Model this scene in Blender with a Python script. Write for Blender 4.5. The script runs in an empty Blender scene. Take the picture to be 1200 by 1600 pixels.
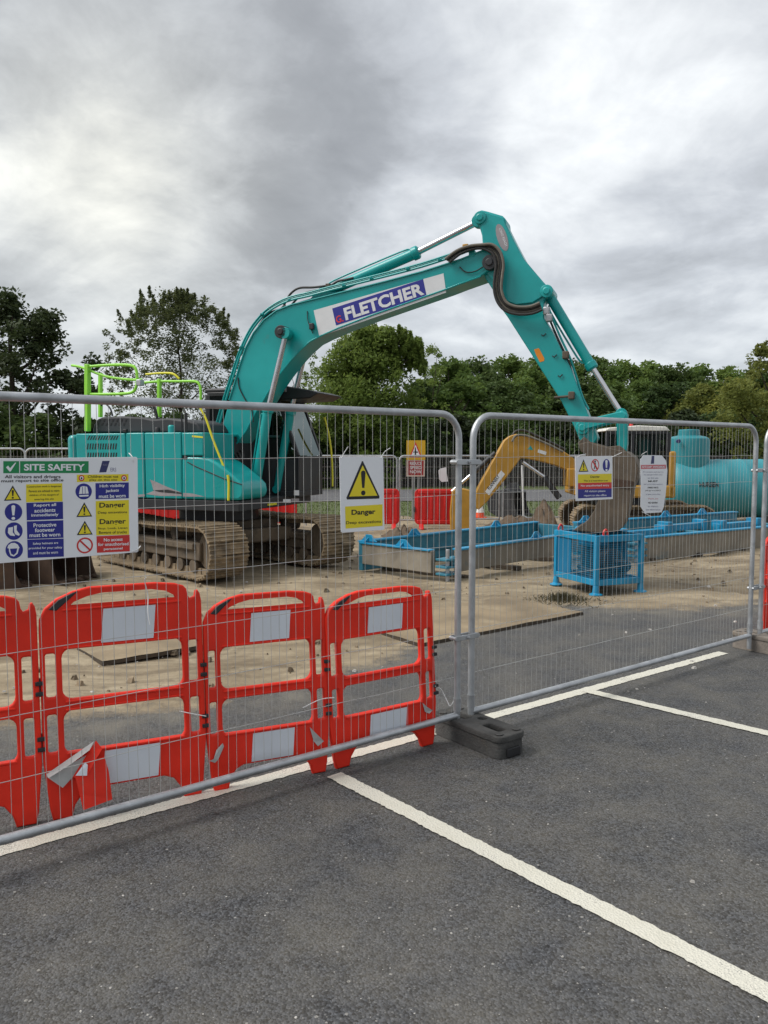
import bpy, bmesh, math, random
import numpy as np
from mathutils import Vector, Matrix
random.seed(7)
R = math.radians
sc = bpy.context.scene
COL = sc.collection

# ------------------------------------------------------------------ camera
FPX, CAM_H = 1247.0, 1.78
PITCH = math.atan(93 / FPX)
cam_d = bpy.data.cameras.new('camera')
cam_d.sensor_fit = 'VERTICAL'
cam_d.sensor_height = 36.0
cam_d.sensor_width = 27.0
cam_d.lens = FPX / 1600 * 36.0
cam_d.clip_start = 0.05
cam_d.clip_end = 3000
cam = bpy.data.objects.new('camera', cam_d)
COL.objects.link(cam)
cam.location = (0, 0, CAM_H)
cam.rotation_euler = (R(90) - PITCH, 0, 0)
sc.camera = cam

# ------------------------------------------------------------------ light
SUN_EL, SUN_AZ = R(50), R(-98)
world = bpy.data.worlds.new("World")
sc.world = world
world.use_nodes = True
sun_d = bpy.data.lights.new('sun', 'SUN')
sun_d.energy = 1.9
sun_d.angle = R(30)
sun_d.color = (1.0, 0.965, 0.92)
sun = bpy.data.objects.new('sun', sun_d)
COL.objects.link(sun)
sv = Vector((math.sin(SUN_AZ) * math.cos(SUN_EL), math.cos(SUN_AZ) * math.cos(SUN_EL), math.sin(SUN_EL)))
sun.rotation_euler = (-sv).to_track_quat('-Z', 'Y').to_euler()
sun.location = (0, 0, 30)
sc.view_settings.view_transform = 'Standard'
sc.view_settings.look = 'None'
sc.view_settings.exposure = 0.78
sc.view_settings.gamma = 1.0
sc.view_settings.use_curve_mapping = False


class NT:
    """small node-tree helper"""
    def __init__(s, tree):
        s.t = tree
        s.n = tree.nodes
        s.l = tree.links

    def node(s, typ, **kw):
        nd = s.n.new(typ)
        for k, v in kw.items():
            setattr(nd, k, v)
        return nd

    def link(s, a, b):
        s.l.new(a, b)

    def put(s, sock, v):
        if isinstance(v, bpy.types.NodeSocket):
            s.l.new(v, sock)
        elif v is not None:
            sock.default_value = v

    def math(s, op, a, b=None, clamp=False):
        nd = s.node('ShaderNodeMath', operation=op, use_clamp=clamp)
        s.put(nd.inputs[0], a)
        if b is not None:
            s.put(nd.inputs[1], b)
        return nd.outputs[0]

    def mix(s, f, a, b, mode='MIX'):
        nd = s.node('ShaderNodeMix', data_type='RGBA', blend_type=mode)
        s.put(nd.inputs[0], f)
        for k, v in ((6, a), (7, b)):
            if isinstance(v, (tuple, list)):
                v = (*v[:3], 1)
            s.put(nd.inputs[k], v)
        return nd.outputs[2]

    def noise(s, vec, scale, detail=3, rough=.55, dist=0):
        nd = s.node('ShaderNodeTexNoise')
        s.put(nd.inputs['Vector'], vec)
        nd.inputs['Scale'].default_value = scale
        nd.inputs['Detail'].default_value = detail
        nd.inputs['Roughness'].default_value = rough
        nd.inputs['Distortion'].default_value = dist
        return nd.outputs[0]

    def ramp(s, f, *stops):
        nd = s.node('ShaderNodeValToRGB')
        s.put(nd.inputs[0], f)
        e = nd.color_ramp.elements
        while len(e) < len(stops):
            e.new(.5)
        for el, (p, c) in zip(e, stops):
            el.position = p
            el.color = (c, c, c, 1) if isinstance(c, (int, float)) else (*c[:3], 1)
        return nd.outputs[0]

    def rng(s, v, a, b, c, d):
        nd = s.node('ShaderNodeMapRange')
        s.put(nd.inputs[0], v)
        for i, x in enumerate((a, b, c, d)):
            nd.inputs[i + 1].default_value = x
        return nd.outputs[0]


SKY_LOC, SKY_ROT = (1.78, 9.45, 3.0), 22


def sky():
    w = NT(world.node_tree)
    w.n.clear()
    out = w.node('ShaderNodeOutputWorld')
    bg = w.node('ShaderNodeBackground')
    bg.inputs['Strength'].default_value = 0.1
    st = w.node('ShaderNodeTexSky', sky_type='NISHITA')
    st.sun_disc = False
    st.sun_elevation = SUN_EL
    st.sun_rotation = SUN_AZ
    tc = w.node('ShaderNodeTexCoord').outputs['Generated']
    sp = w.node('ShaderNodeSeparateXYZ')
    w.link(tc, sp.inputs[0])
    x, y, z = sp.outputs
    zz = w.math('MAXIMUM', z, 0.0)
    den = w.math('ADD', zz, 0.34)
    cb = w.node('ShaderNodeCombineXYZ')
    w.link(w.math('DIVIDE', x, den), cb.inputs[0])
    w.link(w.math('DIVIDE', y, den), cb.inputs[1])
    mp = w.node('ShaderNodeMapping')
    mp.inputs['Location'].default_value = SKY_LOC
    mp.inputs['Rotation'].default_value = (0, 0, R(SKY_ROT))
    mp.inputs['Scale'].default_value = (1.0, 1.0, 1)
    w.link(cb.outputs[0], mp.inputs[0])
    v = mp.outputs[0]
    n1 = w.noise(v, 0.85, 3, .45, .9)
    n2 = w.noise(v, 2.3, 6, .55, .5)
    n3 = w.noise(v, 7.0, 6, .6, .3)
    s = w.math('ADD', w.math('MULTIPLY', n1, .54), w.math('MULTIPLY', n2, .32))
    s = w.math('ADD', s, w.math('MULTIPLY', n3, .14))
    # veiled sun: the cloud sheet is thinner and brighter round the sun
    gv = w.node('ShaderNodeVectorMath', operation='DOT_PRODUCT')
    w.link(tc, gv.inputs[0])
    g = Vector((-.31, .90, .31)).normalized()
    gv.inputs[1].default_value = g
    glow = w.math('POWER', w.math('MAXIMUM', gv.outputs['Value'], 0), 60)
    glow2 = w.math('POWER', w.math('MAXIMUM', gv.outputs['Value'], 0), 9)
    s = w.math('ADD', s, w.math('MULTIPLY', glow, .115))
    s = w.math('ADD', s, w.math('SUBTRACT', w.math('MULTIPLY', glow2, .015), .012))
    cl = w.ramp(s, (.35, (.155, .161, .170)), (.44, (.220, .229, .242)), (.51, (.335, .350, .370)), (.59, (.51, .525, .535)), (.70, (.80, .79, .71)))
    hz = w.math('POWER', w.math('SUBTRACT', 1.0, zz, True), 11)
    cl = w.mix(w.math('MULTIPLY', hz, .70), cl, (.395, .430, .470))
    warm = w.mix(w.math('MULTIPLY', glow, .6), (1, 1, 1), (1.12, 1.06, .88))
    cl = w.mix(1.0, cl, warm, 'MULTIPLY')
    sc10 = w.node('ShaderNodeVectorMath', operation='SCALE')
    w.link(cl, sc10.inputs[0])
    sc10.inputs['Scale'].default_value = 11.2
    fin = w.mix(.93, st.outputs[0], sc10.outputs[0])
    w.link(fin, bg.inputs['Color'])
    w.link(bg.outputs[0], out.inputs['Surface'])


sky()

# ------------------------------------------------------------------ surveying helpers
_fw = Vector((0, math.cos(PITCH), -math.sin(PITCH)))
_up = Vector((0, math.sin(PITCH), math.cos(PITCH)))
_C = Vector((0, 0, CAM_H))


def _ray(px, py):
    return Vector((1, 0, 0)) * ((px - 600) / FPX) + _up * ((800 - py) / FPX) + _fw


def gz(px, py, z=0.0):
    d = _ray(px, py)
    return _C + d * ((z - CAM_H) / d.z)


def at_y(px, py, Y):
    d = _ray(px, py)
    return _C + d * (Y / d.y)


def on_plane(px, py, P, n):
    d = _ray(px, py)
    return _C + d * ((Vector(P) - _C).dot(n) / d.dot(n))


class Frame:
    """a thing's own axes: x forward, y to its left, z up"""
    def __init__(s, o, ang):
        s.o = Vector(o)
        s.a = ang
        s.f = Vector((math.cos(ang), math.sin(ang), 0))
        s.l = Vector((-math.sin(ang), math.cos(ang), 0))

    def xz(s, px, py, lat):
        p = on_plane(px, py, s.o + s.l * lat, s.l) - s.o
        return (p.dot(s.f), p.z)

    def pt(s, px, py, lat):
        a, b = s.xz(px, py, lat)
        return (a, lat, b)

    def loc(s, w):
        p = Vector(w) - s.o
        return Vector((p.dot(s.f), p.dot(s.l), p.z))


# ------------------------------------------------------------------ mesh helpers
class MB:
    def __init__(s):
        s.v = []
        s.f = []

    def add(s, vs, fs, M=None):
        k = len(s.v)
        for p in vs:
            s.v.append(tuple(M @ Vector(p)) if M else tuple(p))
        for f in fs:
            s.f.append([i + k for i in f])
        return s

    def box(s, c, d, M=None):
        x, y, z = c
        a, b, h = d[0] / 2, d[1] / 2, d[2] / 2
        vs = [(x + i * a, y + j * b, z + k * h) for i in (-1, 1) for j in (-1, 1) for k in (-1, 1)]
        return s.add(vs, [(0, 1, 3, 2), (4, 6, 7, 5), (0, 4, 5, 1), (2, 3, 7, 6), (0, 2, 6, 4), (1, 5, 7, 3)], M)

    def bar(s, p, q, w, h, upv=(0, 0, 1)):
        p, q = Vector(p), Vector(q)
        d = (q - p)
        L = d.length
        d.normalize()
        u = Vector(upv)
        if abs(u.dot(d)) > .98:
            u = Vector((1, 0, 0))
        sd = d.cross(u).normalized()
        u = sd.cross(d)
        M = Matrix.Translation((p + q) / 2) @ Matrix((d, sd, u)).transposed().to_4x4()
        return s.box((0, 0, 0), (L, w, h), M)

    def cyl(s, p, q, r0, r1=None, n=14, caps=True):
        r1 = r0 if r1 is None else r1
        return s.tube([p, q], [r0, r1], n, caps)

    def tube(s, pts, r, n=8, caps=True, closed=False):
        pts = [Vector(p) for p in pts]
        m = len(pts)
        rr = r if isinstance(r, (list, tuple)) else [r] * m
        k = len(s.v)
        pu = None
        for i, p in enumerate(pts):
            if closed:
                t = pts[(i + 1) % m] - pts[i - 1]
            else:
                t = pts[min(i + 1, m - 1)] - pts[max(i - 1, 0)]
            t.normalize()
            if pu is None:
                pu = t.orthogonal().normalized()
            else:
                pu = pu - t * pu.dot(t)
                if pu.length < 1e-5:
                    pu = t.orthogonal()
                pu.normalize()
            w = t.cross(pu)
            for j in range(n):
                a = 2 * math.pi * j / n
                s.v.append(tuple(p + (pu * math.cos(a) + w * math.sin(a)) * rr[i]))
        for i in range(m if closed else m - 1):
            i2 = (i + 1) % m
            for j in range(n):
                j2 = (j + 1) % n
                s.f.append([k + i * n + j, k + i * n + j2, k + i2 * n + j2, k + i2 * n + j])
        if caps and not closed:
            s.f.append([k + j for j in range(n)][::-1])
            s.f.append([k + (m - 1) * n + j for j in range(n)])
        return s

    def prism(s, outline, t0, t1, axis='y', M=None):
        """outline in 2-D, pushed from t0 to t1 along axis (y: outline is x,z; z: x,y; x: y,z)"""
        def mk(a, b, t):
            return {'y': (a, t, b), 'z': (a, b, t), 'x': (t, a, b)}[axis]
        n = len(outline)
        vs = [mk(a, b, t0) for a, b in outline] + [mk(a, b, t1) for a, b in outline]
        fs = [list(range(n))[::-1], list(range(n, 2 * n))]
        fs += [(i, (i + 1) % n, n + (i + 1) % n, n + i) for i in range(n)]
        return s.add(vs, fs, M)

    def lathe(s, prof, c=(0, 0, 0), axis='z', n=20):
        """prof: (radius, height)"""
        k = len(s.v)
        for r, h in prof:
            for j in range(n):
                a = 2 * math.pi * j / n
                x, y = r * math.cos(a), r * math.sin(a)
                p = {'z': (x, y, h), 'y': (x, h, y), 'x': (h, x, y)}[axis]
                s.v.append((p[0] + c[0], p[1] + c[1], p[2] + c[2]))
        for i in range(len(prof) - 1):
            for j in range(n):
                j2 = (j + 1) % n
                s.f.append([k + i * n + j, k + i * n + j2, k + (i + 1) * n + j2, k + (i + 1) * n + j])
        s.f.append([k + j for j in range(n)])
        s.f.append([k + (len(prof) - 1) * n + j for j in range(n)])
        return s

    def mesh(s, name, m, smooth=38, fix=True):
        me = bpy.data.meshes.new(name)
        me.from_pydata(s.v, [], s.f)
        if fix:
            bm = bmesh.new()
            bm.from_mesh(me)
            bmesh.ops.recalc_face_normals(bm, faces=bm.faces)
            bm.to_mesh(me)
            bm.free()
        me.materials.append(m)
        if smooth:
            me.shade_smooth()
            me.set_sharp_from_angle(angle=R(smooth))
        me.update()
        return me

    def build(s, name, m, parent=None, smooth=38, bevel=0, fix=True, seg=2):
        return put(name, s.mesh(name, m, smooth, fix), parent, bevel, seg)


def put(name, me, parent=None, bevel=0, seg=2):
    o = bpy.data.objects.new(name, me)
    COL.objects.link(o)
    if parent:
        o.parent = parent
    if bevel:
        b = o.modifiers.new('bevel', 'BEVEL')
        b.width = bevel
        b.segments = seg
        b.limit_method = 'ANGLE'
        b.angle_limit = R(35)
    return o


def tag(o, label=None, cat=None, group=None, kind=None):
    if label:
        o['label'] = label
    if cat:
        o['category'] = cat
    if group:
        o['group'] = group
    if kind:
        o['kind'] = kind
    return o


def thing(name, label, cat, loc=(0, 0, 0), rz=0.0, group=None, mat=None):
    o = bpy.data.objects.new(name, None)
    COL.objects.link(o)
    o.empty_display_size = .3
    if mat is not None:
        o.matrix_world = mat
    else:
        o.location = loc
        o.rotation_euler = (0, 0, rz)
    return tag(o, label, cat, group)


def kids(o):
    return [c for c in COL.objects if c.parent == o]


def copy_tree(o, parent=None, chmap=None):
    if chmap is None:
        chmap = {}
        for c in COL.objects:
            if c.parent:
                chmap.setdefault(c.parent.name, []).append(c)
    c = o.copy()
    COL.objects.link(c)
    if parent:
        c.parent = parent
    for ch in chmap.get(o.name, []):
        copy_tree(ch, c, chmap)
    return c


def smooth_path(pts, k=6):
    pts = [Vector(p) for p in pts]
    out = []
    for i in range(len(pts) - 1):
        p0, p1, p2, p3 = pts[max(i - 1, 0)], pts[i], pts[i + 1], pts[min(i + 2, len(pts) - 1)]
        for j in range(k):
            t = j / k
            out.append(.5 * ((2 * p1) + (p2 - p0) * t + (2 * p0 - 5 * p1 + 4 * p2 - p3) * t * t + (3 * p1 - p0 - 3 * p2 + p3) * t ** 3))
    out.append(pts[-1])
    return out


def basis(o, x, y, z):
    M = Matrix((x, y, z)).transposed().to_4x4()
    M.translation = o
    return M


def plate2d(outer, holes, half, bev, name, m):
    """flat plate with holes and rounded rims, in x,z with thickness along y"""
    cu = bpy.data.curves.new(name, 'CURVE')
    cu.dimensions = '2D'
    cu.fill_mode = 'BOTH'
    cu.extrude = half - bev
    cu.bevel_depth = bev
    cu.bevel_resolution = 2
    cu.offset = -bev
    for pts in [outer] + holes:
        sp = cu.splines.new('POLY')
        sp.points.add(len(pts) - 1)
        for q, (a, b) in zip(sp.points, pts):
            q.co = (a, b, 0, 1)
        sp.use_cyclic_u = True
    o = bpy.data.objects.new(name, cu)
    COL.objects.link(o)
    bpy.context.view_layer.update()
    dg = bpy.context.evaluated_depsgraph_get()
    me = bpy.data.meshes.new_from_object(o.evaluated_get(dg))
    bpy.data.objects.remove(o)
    bpy.data.curves.remove(cu)
    me.transform(Matrix.Rotation(R(90), 4, 'X'))
    me.materials.clear()
    me.materials.append(m)
    me.shade_smooth()
    me.set_sharp_from_angle(angle=R(40))
    me.name = name
    return me


def rrect(x0, z0, x1, z1, r, n=4):
    out = []
    for cx, cz, a0 in ((x1 - r, z1 - r, 0), (x0 + r, z1 - r, 90), (x0 + r, z0 + r, 180), (x1 - r, z0 + r, 270)):
        for i in range(n + 1):
            a = R(a0 + 90 * i / n)
            out.append((cx + r * math.cos(a), cz + r * math.sin(a)))
    return out


_txt = {}


def text_geo(s, bold=0.0):
    key = (s, bold)
    if key in _txt:
        return _txt[key]
    cu = bpy.data.curves.new('lettering', 'FONT')
    cu.body = s
    cu.align_x = 'CENTER'
    cu.resolution_u = 3
    cu.offset = bold
    cu.fill_mode = 'FRONT'
    o = bpy.data.objects.new('lettering', cu)
    COL.objects.link(o)
    bpy.context.view_layer.update()
    dg = bpy.context.evaluated_depsgraph_get()
    me = bpy.data.meshes.new_from_object(o.evaluated_get(dg))
    bpy.data.objects.remove(o)
    vs = np.array([v.co[:2] for v in me.vertices])
    fs = [list(p.vertices) for p in me.polygons]
    bpy.data.meshes.remove(me)
    mn, mx = vs.min(0), vs.max(0)
    vs = (vs - mn) / (mx - mn)
    _txt[key] = (vs, fs)
    return _txt[key]


def add_text(mb, s, fn, bold=0.0):
    vs, fs = text_geo(s, bold)
    mb.add([fn(u, v) for u, v in vs], fs)


# ------------------------------------------------------------------ materials
def material(name, col, rough=.5, metal=0.0, var=.18, vs=2.5, bump=0.0, bs=60, dirt=None, island=0.0, spec=None, randobj=0.0, coat=0.0):
    m = bpy.data.materials.new(name)
    m.use_nodes = True
    t = NT(m.node_tree)
    b = t.n['Principled BSDF']
    tc = t.node('ShaderNodeTexCoord').outputs['Object']
    oi = t.node('ShaderNodeObjectInfo')
    off = t.node('ShaderNodeVectorMath', operation='SCALE')
    cbx = t.node('ShaderNodeCombineXYZ')
    for i in range(3):
        t.link(oi.outputs['Random'], cbx.inputs[i])
    t.link(cbx.outputs[0], off.inputs[0])
    off.inputs['Scale'].default_value = 37.0
    ad = t.node('ShaderNodeVectorMath', operation='ADD')
    t.link(tc, ad.inputs[0])
    t.link(off.outputs[0], ad.inputs[1])
    v = ad.outputs[0]
    n = t.noise(v, vs, 5, .6)
    lo = tuple(c * (1 - var) for c in col)
    hi = tuple(min(1, c * (1 + var)) for c in col)
    c = t.mix(t.rng(n, .3, .7, 0, 1), lo, hi)
    if island:
        g = t.node('ShaderNodeNewGeometry').outputs['Random Per Island']
        c = t.mix(1.0, c, t.mix(g, (1 - island,) * 3, (1 + island * .6,) * 3), 'MULTIPLY')
    if randobj:
        c = t.mix(1.0, c, t.mix(oi.outputs['Random'], (1 - randobj,) * 3, (1 + randobj * .7,) * 3), 'MULTIPLY')
    rsock = t.rng(n, .3, .7, max(rough - .08, 0), min(rough + .1, 1))
    if dirt:
        dcol, amt, ds = dirt
        d = t.noise(v, ds, 8, .68)
        f = t.rng(d, .5 + .25 * (1 - 2 * amt), .66 + .25 * (1 - 2 * amt), 0, min(1, .45 + amt))
        c = t.mix(f, c, dcol)
        rsock = t.mix(f, rsock, (.85, .85, .85))
    t.put(b.inputs['Base Color'], c)
    t.put(b.inputs['Roughness'], rsock)
    b.inputs['Metallic'].default_value = metal
    if spec is not None:
        b.inputs['Specular IOR Level'].default_value = spec
    if coat:
        b.inputs['Coat Weight'].default_value = coat
        b.inputs['Coat Roughness'].default_value = .12
    if bump:
        bn = t.noise(v, bs, 4, .6)
        bp = t.node('ShaderNodeBump')
        bp.inputs['Strength'].default_value = bump
        bp.inputs['Distance'].default_value = .01
        t.link(bn, bp.inputs['Height'])
        t.link(bp.outputs[0], b.inputs['Normal'])
    return m


DIRT = (.20, .155, .10)
M = {}
M['teal'] = material('teal_paint', (.003, .315, .310), .34, 0, .13, 1.4, dirt=((.10, .17, .14), .2, 3.5), coat=.12)
M['teal2'] = material('teal_cylinder_paint', (.004, .31, .30), .36, 0, .12, 2, dirt=((.04, .16, .14), .2, 7))
M['dark'] = material('dark_grey_paint', (.022, .024, .027), .55, 0, .25, 3, dirt=((.11, .09, .07), .15, 5))
M['black'] = material('black_plastic', (.018, .018, .02), .5, 0, .2, 4)
M['rubber'] = material('hose_rubber', (.022, .021, .02), .6, 0, .2, 6, dirt=((.12, .1, .07), .2, 12))
M['hoseweb'] = material('dusty_hose_sleeve', (.15, .135, .11), .75, 0, .3, 9)
M['hood'] = material('hood_black', (.035, .036, .04), .6, 0, .2, 3, dirt=((.13, .12, .1), .22, 5))
M['lime'] = material('lime_paint', (.30, .72, .06), .45, 0, .1, 4)
M['yellow_rail'] = material('yellow_paint', (.72, .66, .03), .45, 0, .1, 4)
M['chrome'] = material('cylinder_rod_steel', (.62, .62, .63), .22, 1.0, .1, 5)
M['galv'] = material('galvanised_pipe', (.46, .475, .49), .5, .8, .2, 9, bump=.08, bs=120, dirt=((.22, .2, .17), .14, 14))
M['wire'] = material('galvanised_wire', (.50, .50, .48), .5, .55, .2, 9)
M['track'] = material('muddy_steel_track', (.245, .185, .115), .82, 0, .35, 6, bump=.5, bs=40, dirt=((.085, .065, .045), .42, 4))
M['trackf'] = material('muddy_track_frame', (.13, .10, .068), .85, 0, .35, 4, bump=.4, bs=30, dirt=((.035, .03, .025), .45, 3))
M['glass'] = None
M['white'] = material('white_plastic_sign', (.80, .815, .84), .38, 0, .04, 3, dirt=((.45, .44, .42), .05, 6))
M['offwhite'] = material('white_vinyl', (.66, .67, .68), .45, 0, .06, 4, dirt=((.4, .4, .38), .12, 5))
M['ink'] = material('black_print', (.012, .012, .014), .45, 0, .05)
M['signyellow'] = material('yellow_print', (.80, .66, .02), .42, 0, .05)
M['signblue'] = material('blue_print', (.018, .022, .24), .42, 0, .06)
M['signgreen'] = material('green_print', (.008, .24, .075), .42, 0, .06)
M['signred'] = material('red_print', (.62, .035, .03), .42, 0, .06)
M['signpink'] = material('faded_red_print', (.60, .16, .18), .5, 0, .1)
M['greytext'] = material('grey_print', (.25, .25, .34), .5, 0, .05)
M['navy'] = material('navy_print', (.03, .035, .13), .45, 0, .06)
M['swoosh'] = material('silver_grey_vinyl', (.30, .27, .28), .45, 0, .2, 4)
M['orange'] = material('orange_sticker', (.72, .24, .01), .45, 0, .1)
M['red'] = material('red_polyethylene', (.74, .030, .013), .5, 0, .16, 3, bump=.06, bs=150, dirt=((.38, .07, .045), .2, 5), spec=.25)
M['redfar'] = material('red_plastic', (.62, .016, .014), .42, 0, .15, 3)
M['reflect'] = material('reflective_white_sheeting', (.64, .68, .73), .35, .1, .05, 4, bump=.05, bs=300)
M['peel'] = material('peeled_sheeting_back', (.40, .41, .40), .5, .2, .2, 6)
M['blockrub'] = material('recycled_rubber', (.075, .074, .071), .9, 0, .35, 8, bump=.7, bs=70, dirt=((.15, .13, .10), .33, 6), spec=.2)
M['blockgrey'] = material('dusty_foot_block', (.19, .165, .14), .9, 0, .25, 6, bump=.5, bs=70, dirt=((.20, .15, .10), .35, 5))
M['blue'] = material('bright_blue_paint', (.010, .235, .42), .45, 0, .2, 3, dirt=((.10, .15, .16), .27, 5))
M['bluesteel'] = material('worn_blue_steel', (.028, .17, .245), .55, 0, .3, 3, dirt=((.15, .13, .10), .3, 3.5))
M['cagepanel'] = material('blue_sheet', (.008, .15, .29), .45, 0, .12, 3)
M['muddyblue'] = material('muddy_sheet_face', (.215, .19, .15), .8, 0, .3, 2.5, bump=.3, bs=25, dirt=((.06, .14, .18), .33, 2.0))
M['cat'] = material('amber_yellow_paint', (.43, .225, .025), .5, 0, .18, 3, dirt=((.16, .10, .04), .28, 3.5))
M['rust'] = material('rusty_worn_steel', (.105, .083, .060), .75, .15, .3, 5, bump=.3, bs=40, dirt=((.17, .135, .095), .3, 4))
M['rustdark'] = material('dark_rusty_steel', (.075, .045, .03), .75, .2, .3, 4, bump=.3, bs=30, dirt=((.17, .10, .05), .3, 3))
M['tank'] = material('teal_grp_tank', (.030, .235, .275), .5, 0, .1, 1.5, dirt=((.09, .26, .27), .25, 3))
M['tank2'] = material('teal_grp_turret', (.016, .20, .23), .45, 0, .1, 2)
M['ply'] = material('sandy_plywood', (.235, .18, .112), .9, 0, .35, 1.6, bump=.3, bs=50, dirt=((.37, .30, .195), .42, 1.8))
M['plyedge'] = material('ply_edge', (.06, .045, .03), .85, 0, .3, 10)
M['timber'] = material('dark_weathered_timber', (.030, .027, .025), .85, 0, .3, 3, bump=.3, bs=40, island=.3)
M['soil'] = material('dug_soil', (.10, .07, .045), .95, 0, .4, 5, bump=.9, bs=18, dirt=((.19, .15, .10), .3, 4))
M['stone'] = material('pale_pebble', (.42, .40, .37), .8, 0, .3, 9, island=.4)
M['bark'] = material('bark', (.055, .042, .03), .9, 0, .3, 6, bump=.6, bs=30)
M['conew'] = material('cone_white', (.75, .75, .75), .4)
M['conered'] = material('cone_red', (.7, .08, .02), .45)
M['tie'] = material('white_nylon', (.78, .78, .77), .4)
M['steelpost'] = material('grey_post', (.22, .23, .23), .55, .4)
M['roofwhite'] = material('cream_roof', (.66, .64, .58), .4)
M['cable'] = material('cable_grey', (.12, .10, .08), .6)


def leaf_mat(name, col, warm, tr=.3):
    m = bpy.data.materials.new(name)
    m.use_nodes = True
    t = NT(m.node_tree)
    t.n.clear()
    out = t.node('ShaderNodeOutputMaterial')
    g = t.node('ShaderNodeNewGeometry').outputs['Random Per Island']
    oi = t.node('ShaderNodeObjectInfo').outputs['Random']
    tc = t.node('ShaderNodeTexCoord').outputs['Object']
    n = t.noise(tc, .45, 3, .6)
    c = t.mix(t.rng(n, .35, .65, 0, 1), tuple(x * .66 for x in col), col)
    c = t.mix(t.math('MULTIPLY', g, .45), c, warm)
    c = t.mix(1.0, c, t.mix(oi, (.72, .76, .78), (1.2, 1.12, 1.0)), 'MULTIPLY')
    d = t.node('ShaderNodeBsdfPrincipled')
    d.inputs['Roughness'].default_value = .6
    d.inputs['Specular IOR Level'].default_value = .25
    t.link(c, d.inputs['Base Color'])
    tl = t.node('ShaderNodeBsdfTranslucent')
    t.link(t.mix(.5, c, warm), tl.inputs['Color'])
    mx = t.node('ShaderNodeMixShader')
    mx.inputs[0].default_value = tr
    t.link(d.outputs[0], mx.inputs[1])
    t.link(tl.outputs[0], mx.inputs[2])
    t.link(mx.outputs[0], out.inputs['Surface'])
    return m


L_dark = leaf_mat('dark_leaves', (0.039, 0.064, 0.028), (0.075, 0.098, 0.034), .3)
L_birch = leaf_mat('birch_leaves', (0.108, 0.143, 0.055), (0.185, 0.198, 0.073), .45)
L_willow = leaf_mat('willow_leaves', (0.156, 0.248, 0.050), (0.251, 0.317, 0.079), .45)
L_mid = leaf_mat('mid_green_leaves', (0.112, 0.198, 0.048), (0.198, 0.264, 0.063), .42)
L_olive = leaf_mat('olive_leaves', (0.191, 0.231, 0.055), (0.304, 0.310, 0.079), .45)
L_hedge = leaf_mat('hedge_leaves', (0.061, 0.114, 0.034), (0.116, 0.161, 0.048), .35)


def glass_mat(name, col, tint):
    m = bpy.data.materials.new(name)
    m.use_nodes = True
    t = NT(m.node_tree)
    t.n.clear()
    out = t.node('ShaderNodeOutputMaterial')
    gl = t.node('ShaderNodeBsdfGlossy')
    gl.inputs['Roughness'].default_value = .04
    gl.inputs['Color'].default_value = (.20, .235, .23, 1)
    tr = t.node('ShaderNodeBsdfTransparent')
    tr.inputs['Color'].default_value = (*tint, 1)
    fr = t.node('ShaderNodeFresnel')
    fr.inputs['IOR'].default_value = 1.5
    mx = t.node('ShaderNodeMixShader')
    t.link(fr.outputs[0], mx.inputs[0])
    t.link(tr.outputs[0], mx.inputs[1])
    t.link(gl.outputs[0], mx.inputs[2])
    t.link(mx.outputs[0], out.inputs['Surface'])
    return m


M['glass'] = glass_mat('cab_glass', (1, 1, 1), (.30, .36, .35))


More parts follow.
